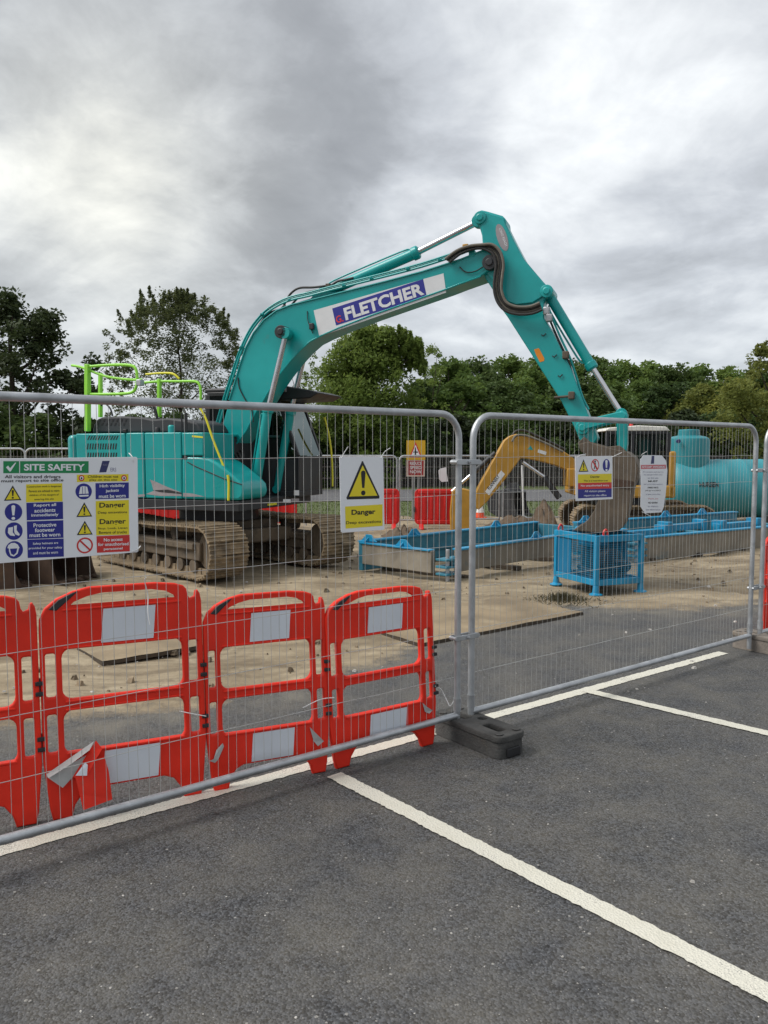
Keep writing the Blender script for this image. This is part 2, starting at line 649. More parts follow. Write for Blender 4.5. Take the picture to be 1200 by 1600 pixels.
def ground_material():
    m = bpy.data.materials.new('ground_surface')
    m.use_nodes = True
    t = NT(m.node_tree)
    b = t.n['Principled BSDF']
    v = t.node('ShaderNodeTexCoord').outputs['Object']
    at = t.node('ShaderNodeAttribute', attribute_name='zones').outputs['Color']
    sp = t.node('ShaderNodeSeparateColor')
    t.link(at, sp.inputs[0])
    dirt_a, grass_a, film_a = sp.outputs[0], sp.outputs[1], sp.outputs[2]
    # asphalt: bound stone chips
    vo = t.node('ShaderNodeTexVoronoi')
    vo.inputs['Scale'].default_value = 105
    t.link(v, vo.inputs['Vector'])
    vr = t.node('ShaderNodeSeparateColor')
    t.link(vo.outputs['Color'], vr.inputs[0])
    vo2 = t.node('ShaderNodeTexVoronoi')
    vo2.inputs['Scale'].default_value = 42
    t.link(v, vo2.inputs['Vector'])
    vr2 = t.node('ShaderNodeSeparateColor')
    t.link(vo2.outputs['Color'], vr2.inputs[0])
    fine = t.noise(v, 240, 3, .6)
    big = t.noise(v, .55, 5, .6)
    mid = t.noise(v, 3.5, 5, .65)
    ca = t.mix(vr.outputs[0], (.009, .0098, .0118), (.118, .125, .138))
    ca = t.mix(t.rng(fine, .42, .66, 0, .5), ca, (.018, .0185, .020))
    ca = t.mix(t.rng(big, .40, .68, 0, .3), ca, (.080, .084, .091))
    ca = t.mix(t.rng(mid, .5, .72, 0, .22), ca, (.030, .032, .036))
    chip = t.math('MULTIPLY', t.math('GREATER_THAN', vr2.outputs[0], .975), t.math('LESS_THAN', vo2.outputs['Distance'], .26))
    ca = t.mix(t.math('MULTIPLY', chip, .75), ca, (.34, .33, .31))
    chip2 = t.math('MULTIPLY', t.math('GREATER_THAN', vr.outputs[1], .90), t.math('LESS_THAN', vo.outputs['Distance'], .4))
    ca = t.mix(t.math('MULTIPLY', chip2, .6), ca, (.20, .198, .192))
    # muddy smears on the asphalt
    sm = t.noise(v, 1.3, 7, .7)
    ca = t.mix(t.math('MULTIPLY', t.rng(sm, .69, .80, 0, .45), 1.0), ca, (.20, .18, .145))
    # sandy ground
    s1 = t.noise(v, 1.1, 6, .65)
    s2 = t.noise(v, 9, 6, .7)
    mpv = t.node('ShaderNodeMapping')
    mpv.inputs['Rotation'].default_value = (0, 0, R(-35))
    mpv.inputs['Scale'].default_value = (.35, 2.6, 1)
    t.link(v, mpv.inputs[0])
    s3 = t.noise(mpv.outputs[0], 2.2, 5, .65)
    cs = t.mix(t.rng(s1, .35, .68, 0, 1), (.205, .160, .102), (.415, .340, .230))
    cs = t.mix(t.rng(s3, .46, .66, 0, .8), cs, (.150, .115, .075))
    cs = t.mix(t.rng(s2, .55, .75, 0, .6), cs, (.135, .105, .072))
    mp2 = t.node('ShaderNodeMapping')
    mp2.inputs['Rotation'].default_value = (0, 0, R(44))
    t.link(v, mp2.inputs[0])
    wv = t.node('ShaderNodeTexWave', wave_type='BANDS', bands_direction='X')
    wv.inputs['Scale'].default_value = 1.9
    wv.inputs['Distortion'].default_value = 2.2
    wv.inputs['Detail'].default_value = 3
    t.link(mp2.outputs[0], wv.inputs[0])
    strip = t.node('ShaderNodeSeparateXYZ')
    t.link(mp2.outputs[0], strip.inputs[0])
    lane = t.rng(t.noise(t.math('MULTIPLY', strip.outputs[1], .55), 1.0, 2, .5), .50, .58, 0, 1)
    cs = t.mix(t.math('MULTIPLY', t.math('MULTIPLY', wv.outputs['Fac'], lane), .42), cs, (.15, .115, .075))
    s4 = t.noise(v, 2.6, 7, .72)
    cs = t.mix(t.rng(s4, .56, .70, 0, .75), cs, (.43, .36, .25))
    # grass verge
    g1 = t.noise(v, 5, 6, .7)
    cg = t.mix(t.rng(g1, .3, .7, 0, 1), (.045, .070, .018), (.11, .135, .045))
    # edges broken up by noise
    en = t.math('ADD', t.math('MULTIPLY', t.noise(v, 1.6, 7, .68), .75), t.math('MULTIPLY', t.noise(v, 12, 4, .7), .25))
    df = t.rng(t.math('ADD', dirt_a, t.math('MULTIPLY', t.math('SUBTRACT', en, .5), 1.5)), .36, .62, 0, 1)
    gf = t.rng(t.math('ADD', grass_a, t.math('MULTIPLY', t.math('SUBTRACT', en, .5), 1.3)), .4, .6, 0, 1)
    film = t.math('MULTIPLY', film_a, t.rng(t.noise(v, 2.4, 6, .7), .35, .65, .15, .8))
    c = t.mix(film, ca, (.215, .195, .155))
    c = t.mix(df, c, cs)
    c = t.mix(gf, c, cg)
    t.put(b.inputs['Base Color'], c)
    b.inputs['Roughness'].default_value = .88
    b.inputs['Specular IOR Level'].default_value = .3
    h1 = t.math('ADD', t.math('MULTIPLY', vo.outputs['Distance'], -.6), t.math('MULTIPLY', fine, .18))
    h2 = t.math('ADD', t.math('MULTIPLY', s2, 2.2), t.math('MULTIPLY', t.noise(v, 45, 4, .7), .8))
    hh = t.math('ADD', t.math('MULTIPLY', h1, t.math('SUBTRACT', 1.0, df)), t.math('MULTIPLY', h2, df))
    bp = t.node('ShaderNodeBump')
    bp.inputs['Strength'].default_value = .8
    bp.inputs['Distance'].default_value = .010
    t.link(hh, bp.inputs['Height'])
    t.link(bp.outputs[0], b.inputs['Normal'])
    return m


def paint_material():
    m = bpy.data.materials.new('road_paint')
    m.use_nodes = True
    t = NT(m.node_tree)
    b = t.n['Principled BSDF']
    v = t.node('ShaderNodeTexCoord').outputs['Object']
    n = t.noise(v, 3, 6, .7)
    f = t.noise(v, 160, 3, .6)
    c = t.mix(t.rng(n, .3, .7, 0, 1), (.56, .54, .45), (.70, .68, .59))
    vo = t.node('ShaderNodeTexVoronoi')
    vo.inputs['Scale'].default_value = 95
    t.link(v, vo.inputs['Vector'])
    wear = t.math('ADD', t.math('MULTIPLY', n, .6), t.math('MULTIPLY', f, .55))
    c = t.mix(t.rng(wear, .63, .73, 0, .85), c, (.14, .135, .125))
    t.put(b.inputs['Base Color'], c)
    b.inputs['Roughness'].default_value = .75
    bp = t.node('ShaderNodeBump')
    bp.inputs['Strength'].default_value = .5
    bp.inputs['Distance'].default_value = .008
    t.link(t.math('ADD', vo.outputs['Distance'], f), bp.inputs['Height'])
    t.link(bp.outputs[0], b.inputs['Normal'])
    return m


# ------------------------------------------------------------------ ground
FU = Vector((math.cos(R(37.7)), math.sin(R(37.7)), 0))      # along the near fence
FM = Vector((FU.y, -FU.x, 0))                               # from fence towards the car park
ZB = 0.15                                                   # bottom rail height
FP0 = (gz(727, 1114, ZB))
FP0.z = 0


def fs(s, d=0.0, z=0.0):
    """s along the fence, d behind it"""
    p = FP0 + FU * s - FM * d
    return Vector((p.x, p.y, z))


def dirt_value(x, y):
    # sandy site behind a ragged line; boundary given as y(x)
    xs = [-30, -6, -2.4, -1.3, -.4, .25, .75, 1.5, 2.3, 3.0, 3.8, 5.0, 7, 30]
    ys = [2.5, 4.4, 5.2, 5.55, 6.3, 7.1, 8.0, 8.7, 9.15, 9.1, 9.15, 9.6, 10.2, 14]
    yb = np.interp(x, xs, ys)
    return np.clip(.5 + (y - yb) / 1.3, 0, 1)


def ground():
    def graded(a, b, st, far0, far1):
        c = list(np.arange(a, b + 1e-6, st))
        x = b
        while x < far1:
            st *= 1.35
            x += st
            c.append(min(x, far1))
        x, st2 = a, (c[1] - c[0])
        lo = []
        while x > far0:
            st2 *= 1.35
            x -= st2
            lo.append(max(x, far0))
        return np.array(lo[::-1] + c)
    xs = graded(-9, 11, .16, -900, 900)
    ys = graded(1, 25, .16, -300, 1500)
    X, Y = np.meshgrid(xs, ys)
    rs = np.random.RandomState(3)
    D = dirt_value(X, Y) * (1 - np.clip((Y - 21.5) / 1.2, 0, 1))
    G = np.clip((Y - 21.8) / 1.0, 0, 1)
    film = np.clip(1 - np.abs(dirt_value(X, Y - .0) - .25) * 2.2, 0, 1) * (Y < 20)
    Z = np.zeros_like(X)
    for k in range(26):
        a, ph = rs.rand() * 6.28, rs.rand() * 6.28
        w = 2 * math.pi / (0.35 + 2.6 * rs.rand())
        Z += np.sin((X * math.cos(a) + Y * math.sin(a)) * w + ph) * .0042
    Z = Z * np.clip((dirt_value(X, Y) - .6) * 2.5, 0, 1) * (Y < 24)
    Z = np.where(Y > 24, 0, Z)
    n0, n1 = len(xs), len(ys)
    verts = np.stack([X.ravel(), Y.ravel(), Z.ravel()], 1)
    idx = np.arange(n0 * n1).reshape(n1, n0)
    faces = np.stack([idx[:-1, :-1].ravel(), idx[:-1, 1:].ravel(), idx[1:, 1:].ravel(), idx[1:, :-1].ravel()], 1)
    me = bpy.data.meshes.new('ground')
    me.from_pydata(verts.tolist(), [], faces.tolist())
    ca = me.color_attributes.new('zones', 'FLOAT_COLOR', 'POINT')
    dat = np.stack([D.ravel(), G.ravel(), film.ravel(), np.ones(n0 * n1)], 1).astype(np.float32)
    ca.data.foreach_set('color', dat.ravel())
    me.materials.append(ground_material())
    me.shade_smooth()
    o = put('ground', me)
    tag(o, 'dark grey asphalt car park giving way to sandy site ground', kind='structure')


ground()
PAINT = paint_material()


def road_line(name, a, b, w, label, zz=.004):
    a, b = Vector((a.x, a.y, 0)), Vector((b.x, b.y, 0))
    d = (b - a).normalized()
    n = Vector((-d.y, d.x, 0))
    L = (b - a).length
    k = max(8, int(L / .016))
    mb = MB()
    rr = random.Random(int(L * 100))
    vs, fs_ = [], []
    e0 = e1 = 0
    for i in range(k + 1):
        p = a + d * L * i / k
        e0 = e0 * .25 + rr.uniform(-1, 1) * .0046
        e1 = e1 * .25 + rr.uniform(-1, 1) * .0046
        vs += [tuple(p + n * (w / 2 + e0)), tuple(p - n * (w / 2 + e1))]
    vs = [(x, y, zz) for x, y, z in vs]
    fs_ = [(2 * i, 2 * i + 1, 2 * i + 3, 2 * i + 2) for i in range(k)]
    mb.add(vs, fs_)
    o = mb.build(name, PAINT, smooth=0)
    return tag(o, label, kind='structure')


la, lb = gz(0, 1331), gz(1130, 1020)
ld = (lb - la).normalized()
road_line('parking_line', la - ld * 4, lb, .095, 'long white line painted along under the mesh fence')
b0, b1 = gz(522, 1212), gz(1200, 1553)
bd = (b1 - b0).normalized()
road_line('parking_line', b0, b1 + bd * 3, .10, 'white bay line running to the lower right corner', .007)
b2, b3 = gz(914, 1079.5), gz(1200, 1147)
road_line('parking_line', b2, b3 + (b3 - b2).normalized() * 3, .095, 'white bay line at the right beyond the rubber block', .007)


def pebbles():
    mb = MB()
    rr = random.Random(5)

    def stone(p, r):
        n = 5
        h = rr.uniform(.4, .8)
        vs = []
        a0 = rr.random() * 6
        for j in range(n):
            a = a0 + 2 * math.pi * j / n
            q = r * rr.uniform(.7, 1.2)
            vs.append((p.x + q * math.cos(a), p.y + q * math.sin(a), 0.001))
        for j in range(n):
            a = a0 + .3 + 2 * math.pi * j / n
            q = r * rr.uniform(.45, .8)
            vs.append((p.x + q * math.cos(a), p.y + q * math.sin(a), r * h))
        fs_ = [(j, (j + 1) % n, n + (j + 1) % n, n + j) for j in range(n)] + [tuple(range(n, 2 * n))]
        mb.add(vs, fs_)
    for i in range(230):
        x, y = rr.uniform(-40, 1240), 1180 + 420 * rr.random() ** .8
        stone(gz(x, y), .0022 + .004 * rr.random() ** 3)
    for i in range(260):
        stone(Vector((rr.uniform(-3, 5), rr.uniform(5.5, 11), 0)), .006 + .02 * rr.random() ** 3)
    stone(gz(1082, 1378), .013)
    n_chip = len(mb.v)
    o = mb.build('gravel', M['stone'], smooth=0)
    tag(o, 'loose pale stone chips scattered over the asphalt', kind='stuff')


pebbles()
mb = MB()
mb.add([(-300, 29, .02), (300, 29, .02), (300, 38, .02), (-300, 38, .02)], [(0, 1, 2, 3)])
road_m = material('far_tarmac', (.10, .10, .105), .85, 0, .15, .6)
tag(mb.build('road', road_m, smooth=0), 'grey road passing behind the site', kind='structure')

# ------------------------------------------------------------------ temporary mesh fence
HP = 1.86           # rail to rail


def fence_panel(L, label, group, name='mesh_fence_panel', H=HP, zb=ZB, r=.0205, seed=1):
    """local x along the panel, z up"""
    t = thing(name, label, 'fence', group=group)
    mb = MB()
    top, rc = zb + H, .15
    path = [(0, 0, .03), (0, 0, zb)]
    path += [(0, 0, zb + H * k / 6) for k in range(1, 5)]
    for k in range(9):
        a = R(180 - 90 * k / 8)
        path.append((rc + rc * math.cos(a), 0, top - rc + rc * math.sin(a)))
    path += [(L * k / 6, 0, top) for k in range(1, 6)]
    for k in range(9):
        a = R(90 - 90 * k / 8)
        path.append((L - rc + rc * math.cos(a), 0, top - rc + rc * math.sin(a)))
    path += [(L, 0, zb + H * k / 6) for k in range(4, -1, -1)] + [(L, 0, .03)]
    mb.tube(path, r, 12)
    mb.build('tube_frame', M['galv'], t)
    mb = MB()
    mb.tube([(0, 0, zb), (L / 2, 0, zb - .004), (L, 0, zb)], r, 12)
    mb.build('bottom_rail', M['galv'], t)
    rr = random.Random(seed)
    mb = MB()
    n = int(L / .0505)
    for i in range(1, n):
        x = L * i / n + rr.uniform(-.003, .003)
        zt = top
        if x < rc:
            zt = top - rc + math.sqrt(max(rc ** 2 - (rc - x) ** 2, 0))
        if L - x < rc:
            zt = top - rc + math.sqrt(max(rc ** 2 - (rc - L + x) ** 2, 0))
        sw = rr.uniform(-.006, .006)
        pts = [(x + sw * math.sin(math.pi * k / 5), -.004 + rr.uniform(-.003, .003), zb - .012 + (zt + .014 - zb) * k / 5) for k in range(6)]
        mb.tube(pts, .0012 if seed == 2 else .0010, 5)
    for z in HW:
        if z > top - .05:
            continue
        pts = [(L * k / 12, .0005, z + rr.uniform(-.004, .004)) for k in range(13)]
        mb.tube(pts, .0017, 5)
    o = mb.build('wire_mesh', M['wire'], t, smooth=60, fix=False)
    o['kind'] = 'stuff'
    return t


def hz(px, py):
    p = on_plane(px, py, FP0, FM)
    return p.z


HW = [hz(2, 1222), hz(2, 1121), hz(2, 1022), hz(2, 922), hz(330, 790), hz(380, 716)]


def s_of(px, py=900):
    return (on_plane(px, py, FP0, FM) - FP0).dot(FU)


PANEL_L = s_of(1176, 850) - s_of(738, 850)
pan = []
for k, (s0, lab) in enumerate(((s_of(738, 850), 'wire mesh fence panel with the two small notices, right of the middle posts'),
                               (s_of(716, 850) - PANEL_L, 'wire mesh fence panel carrying the large safety board and the Danger sign'),
                               (s_of(1192, 850), 'wire mesh fence panel cut off by the right edge of the view'))):
    t = fence_panel(PANEL_L, lab, 'mesh fence panels along the car park', seed=k + 1)
    t.location = fs(s0)
    t.rotation_euler = (0, 0, R(37.7))
    pan.append(t)
    # a flattened spot and welded collars on the posts
    for xx in (0, PANEL_L):
        mb = MB()
        mb.cyl((xx, 0, ZB + .03), (xx, 0, ZB + .11), .0245, n=12)
        mb.build('weld_collar', M['galv'], t)


def fence_clamp(px, py, label):
    p = on_plane(px, py, FP0, FM)
    s = (s_of(716, 850) + s_of(738, 850)) / 2 if px < 900 else (s_of(1176, 850) + s_of(1192, 850)) / 2
    w = .5 * (s_of(738, 850) - s_of(716, 850)) + .035
    t = thing('fence_clamp', label, 'fence clamp', fs(s, 0, p.z), R(37.7), 'clamps joining the mesh fence panels')
    for y in (-.026, .026):
        mb = MB()
        mb.box((0, y, 0), (2 * w, .007, .032))
        mb.build('clamp_plate', M['galv'], t, bevel=.003)
    mb = MB()
    mb.cyl((0, -.05, 0), (0, .045, 0), .006, n=8)
    mb.lathe([(.012, -.042), (.012, -.031)], axis='y', n=6)
    for x in (-w, w):
        mb.cyl((x, -.029, 0), (x, .029, 0), .012, n=10)
    mb.build('bolt', M['galv'], t)


fence_clamp(727, 722, 'galvanised clamp high on the pair of middle fence posts')
fence_clamp(727, 994, 'galvanised clamp low on the pair of middle fence posts')
fence_clamp(1184, 735, 'galvanised clamp high on the posts at the right edge')
fence_clamp(1184, 917, 'galvanised clamp low on the posts at the right edge')


def foot_block(s, d, mat, label, L=.60, W=.235, Hh=.135):
    t = thing('fence_foot_block', label, 'fence foot', fs(s, d), R(37.7 - 90), 'feet the mesh fence stands in')
    # local x: from back to front (towards the car park)
    me = plate2d(rrect(-L / 2, -W / 2, L / 2, W / 2, .05),
                 [rrect(L * .12, -.035, L * .36, .035, .015),
                  [(-.02 + .03 * math.cos(a * math.pi / 6), .06 + .03 * math.sin(a * math.pi / 6)) for a in range(12)],
                  rrect(-L * .36, -.035, -L * .12, .035, .015)], .02, .008, 'top_plate', mat)
    me.transform(Matrix.Rotation(R(-90), 4, 'X') @ Matrix.Identity(4))
    o = put('top_plate', me, t)
    o.location = (0, 0, Hh - .02)
    mb = MB()
    out = rrect(-L / 2 + .004, -W / 2 + .004, L / 2 - .004, W / 2 - .004, .05)
    inn = rrect(-L / 2 + .05, -W / 2 + .045, L / 2 - .05, W / 2 - .045, .03)
    n = len(out)
    vs = [(a, b, 0) for a, b in out] + [(a * .985, b * .96, Hh - .036) for a, b in out] + [(a, b, 0) for a, b in inn] + [(a, b, Hh - .036) for a, b in inn]
    f_ = []
    for i in range(n):
        j = (i + 1) % n
        f_ += [(i, j, n + j, n + i), (2 * n + j, 2 * n + i, 3 * n + i, 3 * n + j), (i, 2 * n + i, 2 * n + j, j), (n + i, n + j, 3 * n + j, 3 * n + i)]
    mb.add(vs, f_)
    mb.box((0, 0, .012), (L - .11, W - .1, .02))
    mb.build('block_body', mat, t, bevel=.004)
    for y in (-W / 2 + .045, W / 2 - .045):
        for x in (-L * .40, L * .42):
            mb = MB()
            mb.lathe([(.0, Hh), (.022, Hh), (.026, Hh + .004), (.026, Hh + .0065), (.015, Hh + .0065)], (x, y, 0), n=10)
            mb.build('moulded_boss', mat, t)
    mb = MB()
    mb.box((L / 2 + .001, 0, .032), (.012, W * .46, .05))
    mb.build('hand_slot', M['black'], t, bevel=.003)


foot_block((s_of(716, 850) + s_of(738, 850)) / 2, -.12, M['blockrub'], 'black rubber foot block holding the middle pair of fence posts')
foot_block((s_of(1176, 850) + s_of(1192, 850)) / 2 + .06, -.10, M['blockgrey'], 'dusty brown foot block under the fence posts at the right edge', Hh=.15)


# ------------------------------------------------------------------ signs on the fence
class Board:
    """a flat board hung on the fence; lay() places print from its outline in the photograph's frame"""
    def __init__(s, name, label, cat, corner_px, d, corners=None, group=None, thick=.004, rad=.012, m='white', outline=None, frame=None):
        if frame is None:
            s.x, s.n, P = FU, FM, FP0 - FM * (-d)
            s.P = FP0 + FM * d
        else:
            s.x, s.n, s.P = frame
        o = on_plane(*corner_px, s.P, s.n)
        s.o = o
        s.t = thing(name, label, cat, mat=basis(o, s.x, Vector((0, 0, 1)), s.n), group=group)
        s.layers = {}
        pts = outline or [s.uv(*c) for c in corners]
        mb = MB()
        mb.prism(pts, -thick, 0, 'z')
        s.board = mb.build('board', M[m], s.t, bevel=.0012)

    def uv(s, px, py):
        p = on_plane(px, py, s.P, s.n) - s.o
        return (p.dot(s.x), p.z)

    def mb(s, name, m, lv=1):
        k = (name, m, lv, len(s.layers))      # every printed piece is an object of its own
        if k not in s.layers:
            s.layers[k] = MB()
        return s.layers[k]

    def quad(s, name, m, c, lv=1, px=True):
        pts = [s.uv(*p) for p in c] if px else c
        z = .0007 * lv
        s.mb(name, m, lv).add([(a, b, z) for a, b in pts], [list(range(len(pts)))])

    def rect(s, name, m, x0, y0, x1, y1, lv=1, slope=0.0):
        s.quad(name, m, [(x0, y0), (x1, y0 + slope), (x1, y1 + slope), (x0, y1)], lv)

    def text(s, st, x0, y0, x1, y1, m='ink', lv=2, bold=.0, slope=0.0, name='lettering'):
        """cap box in photo pixels, slope = how far the right end sits lower"""
        A, B, Cc = s.uv(x0, y1), s.uv(x1, y1 + slope), s.uv(x0, y0)
        D = s.uv(x1, y0 + slope)
        z = .0007 * lv

        def fn(u, v):
            p0 = (A[0] + (B[0] - A[0]) * u, A[1] + (B[1] - A[1]) * u)
            p1 = (Cc[0] + (D[0] - Cc[0]) * u, Cc[1] + (D[1] - Cc[1]) * u)
            return (p0[0] + (p1[0] - p0[0]) * v, p0[1] + (p1[1] - p0[1]) * v, z)
        add_text(s.mb(name, m, lv), st, fn, bold)

    def disc(s, name, m, cx, cy, rx, ry, lv=1, hole=0.0, n=28):
        c = s.uv(cx, cy)
        ru = abs(s.uv(cx + rx, cy)[0] - s.uv(cx - rx, cy)[0]) / 2
        rv = abs(s.uv(cx, cy - ry)[1] - s.uv(cx, cy + ry)[1]) / 2
        z = .0007 * lv
        ring = [(c[0] + ru * math.cos(2 * math.pi * k / n), c[1] + rv * math.sin(2 * math.pi * k / n), z) for k in range(n)]
        mb = s.mb(name, m, lv)
        if hole:
            inn = [(c[0] + ru * hole * math.cos(2 * math.pi * k / n), c[1] + rv * hole * math.sin(2 * math.pi * k / n), z) for k in range(n)]
            mb.add(ring + inn, [(k, (k + 1) % n, n + (k + 1) % n, n + k) for k in range(n)])
        else:
            mb.add(ring, [list(range(n))])

    def warn(s, cx, top, bot, hw, slope=0.0, fill='signyellow'):
        """warning triangle with exclamation mark"""
        s.quad('pictogram_border', 'ink', [(cx, top), (cx + hw, bot + slope / 2), (cx - hw, bot - slope / 2)], 1)
        h = bot - top
        s.quad('pictogram_fill', fill, [(cx, top + h * .17), (cx + hw * .78, bot - h * .075 + slope / 2), (cx - hw * .78, bot - h * .075 - slope / 2)], 2)
        s.bang(cx, top + h * .30, bot - h * .12, hw * .13, 'ink', 3)

    def bang(s, cx, y0, y1, w, m, lv):
        h = y1 - y0
        s.quad('exclamation_mark', m, [(cx - w * .7, y0 + h * .03), (cx, y0), (cx + w * .7, y0 + h * .03), (cx + w, y0 + h * .1), (cx + w * .5, y0 + h * .7), (cx - w * .5, y0 + h * .7), (cx - w, y0 + h * .1)], lv)
        s.disc('exclamation_mark', m, cx, y1 - h * .1, w * .95, h * .1, lv, n=14)

    def tie(s, *pts_px):
        mb = MB()
        P = []
        for i, (x, y, dz) in enumerate(pts_px):
            a, b = s.uv(x, y)
            P.append((a, b, dz))
        mb.tube(smooth_path(P, 4), .0022, 6)
        mb.build('cable_tie', M['tie'], s.t)

    def done(s):
        for (name, m, lv, _), mb in s.layers.items():
            mb.build(name, M[m], s.t, smooth=0, fix=False)


def safety_board():
    b = Board('site_safety_board', 'large white site safety board with green heading and blue and yellow panels', 'sign', (-9, 716), .032,
              [(-9, 716.5), (213, 714), (215, 716), (216.5, 861), (214, 863), (-9, 881)])
    k = 220 / 1200.0

    def X(x):
        return x * k

    def Y(y):
        return 700 + y * k
    b.quad('green_heading', 'signgreen', [(X(28), Y(112)), (X(755), Y(112)), (X(755), Y(213)), (X(28), Y(215))])
    b.quad('heading_divider', 'white', [(X(163), Y(113)), (X(170), Y(113)), (X(170), Y(214)), (X(163), Y(214))], 2)
    b.quad('check_mark', 'white', [(X(50), Y(165)), (X(68), Y(150)), (X(85), Y(172)), (X(128), Y(125)), (X(138), Y(125)), (X(90), Y(200)), (X(80), Y(200))], 2)
    b.text('SITE SAFETY', X(203), Y(136), X(722), Y(193), 'white', 2, .03)
    b.quad('emblem', 'navy', [(X(872), Y(110)), (X(935), Y(109)), (X(905), Y(206)), (X(845), Y(208))])
    b.text('BUILD', X(876), Y(135), X(914), Y(150), 'greytext', 2)
    b.text('ERS', X(940), Y(168), X(990), Y(200), 'greytext', 2)
    b.text('All visitors and drivers', X(40), Y(230), X(515), Y(258), 'ink', 2, .015)
    b.text('must report to site office', X(10), Y(268), X(540), Y(300), 'ink', 2, .015, slope=-1.5)
    b.warn(X(108), Y(318), Y(447), X(75), -1)
    b.quad('yellow_panel', 'signyellow', [(X(222), Y(310)), (X(530), Y(300)), (X(533), Y(455)), (X(222), Y(462))])
    for i, st in enumerate(('Construction work is dangerous', 'Parents are advised to warn', 'children of the dangers of', 'entering this site')):
        y = 322 + i * 36
        wid = (290, 260, 250, 165)[i]
        b.text(st, X(375 - wid / 2), Y(y), X(375 + wid / 2), Y(y + 20), 'ink', 2, .01, slope=-1)
    for i, (y0, y1) in enumerate(((465, 612), (622, 772), (778, 932))):
        b.quad('blue_panel', 'signblue', [(X(224 + i * 4), Y(y0 + 3)), (X(536 + i * 3), Y(y0 - 7)), (X(538 + i * 3), Y(y1 - 7)), (X(228 + i * 4), Y(y1 + 5))])
    for y, st, w in ((476, 'Report all', 190), (518, 'accidents', 180), (560, 'immediately', 232), (643, 'Protective', 195), (685, 'footwear', 170), (727, 'must be worn', 262)):
        b.text(st, X(382 - w / 2), Y(y), X(382 + w / 2), Y(y + 33), 'white', 2, .02, slope=-1.4)
    for y, st, w in ((806, 'Safety helmets are', 215), (845, 'provided for your safety', 285), (884, 'and must be worn', 212)):
        b.text(st, X(387 - w / 2), Y(y), X(387 + w / 2), Y(y + 24), 'white', 2, .012, slope=-1.6)
    for cy in (545, 708, 868):
        b.disc('blue_disc', 'signblue', X(115 + (cy - 545) * .02), Y(cy), X(75), X(75))
    b.bang(X(113), Y(486), Y(612), X(17), 'white', 2)
    # boots
    b.quad('boot_pictogram', 'white', [(X(118), Y(664)), (X(143), Y(658)), (X(141), Y(700)), (X(168), Y(735)), (X(160), Y(748)), (X(128), Y(735)), (X(120), Y(712))], 2)
    b.quad('boot_pictogram', 'white', [(X(70), Y(680)), (X(110), Y(672)), (X(108), Y(718)), (X(122), Y(735)), (X(128), Y(750)), (X(85), Y(745)), (X(66), Y(722))], 2)
    # helmeted head
    b.quad('helmet_pictogram', 'white', [(X(62), Y(853)), (X(70), Y(828)), (X(95), Y(810)), (X(125), Y(808)), (X(150), Y(822)), (X(166), Y(850)), (X(160), Y(856)), (X(150), Y(900)), (X(118), Y(925)), (X(88), Y(915)), (X(76), Y(880)), (X(74), Y(856))], 2)
    b.quad('visor_pictogram', 'signblue', [(X(84), Y(858)), (X(146), Y(855)), (X(138), Y(892)), (X(116), Y(912)), (X(94), Y(900))], 3)
    # right hand column
    b.quad('yellow_panel', 'signyellow', [(X(655), Y(228)), (X(1095), Y(222)), (X(1095), Y(283)), (X(655), Y(290))])
    b.text('Children must not', X(748), Y(232), X(1008), Y(254), 'ink', 2, .01)
    b.text('play on this site', X(762), Y(262), X(998), Y(284), 'ink', 2, .01)
    for cx in (694, 1056):
        b.disc('red_ring', 'signred', X(cx), Y(256), X(24), X(26), 2)
        b.disc('ring_fill', 'white', X(cx), Y(256), X(15), X(16), 3)
        b.quad('child_pictogram', 'ink', [(X(cx - 5), Y(248)), (X(cx + 5), Y(248)), (X(cx + 7), Y(266)), (X(cx - 7), Y(266))], 4)
    b.disc('blue_disc', 'signblue', X(713), Y(370), X(70), X(68))
    b.quad('jacket_pictogram', 'white', [(X(685), Y(332)), (X(702), Y(326)), (X(722), Y(326)), (X(742), Y(330)), (X(755), Y(388)), (X(672), Y(392))], 2)
    b.quad('jacket_stripe', 'signblue', [(X(700), Y(330)), (X(704), Y(330)), (X(704), Y(390)), (X(700), Y(390))], 3)
    b.quad('jacket_stripe', 'signblue', [(X(722), Y(329)), (X(726), Y(329)), (X(727), Y(388)), (X(723), Y(388))], 3)
    b.quad('jacket_pictogram', 'white', [(X(672), Y(402)), (X(755), Y(398)), (X(752), Y(412)), (X(678), Y(415))], 2)
    b.quad('blue_panel', 'signblue', [(X(813), Y(300)), (X(1097), Y(293)), (X(1098), Y(428)), (X(815), Y(437))])
    for y, st, w in ((312, 'High visibility', 215), (353, 'jackets', 112), (396, 'must be worn', 228)):
        b.text(st, X(956 - w / 2), Y(y), X(956 + w / 2), Y(y + 32), 'white', 2, .02, slope=-1.2)
    b.quad('yellow_panel', 'signyellow', [(X(815), Y(452)), (X(1098), Y(442)), (X(1100), Y(738)), (X(820), Y(745))])
    b.text('Danger', X(846), Y(466), X(1066), Y(522), 'ink', 2, .02, slope=-1)
    b.text('Deep excavations', X(834), Y(540), X(1082), Y(566), 'ink', 2, .01, slope=-1)
    b.text('Danger', X(848), Y(606), X(1072), Y(662), 'ink', 2, .02, slope=-1)
    b.text('Stop. Look. Listen', X(834), Y(677), X(1085), Y(698), 'ink', 2, .01, slope=-1)
    b.text('Beware of trucks', X(842), Y(708), X(1080), Y(732), 'ink', 2, .01, slope=-1)
    b.warn(X(718), Y(462), Y(586), X(68), -1)
    b.warn(X(722), Y(620), Y(740), X(68), -1.2)
    b.disc('prohibition_ring', 'signred', X(723), Y(830), X(70), X(68), 1, hole=.80)
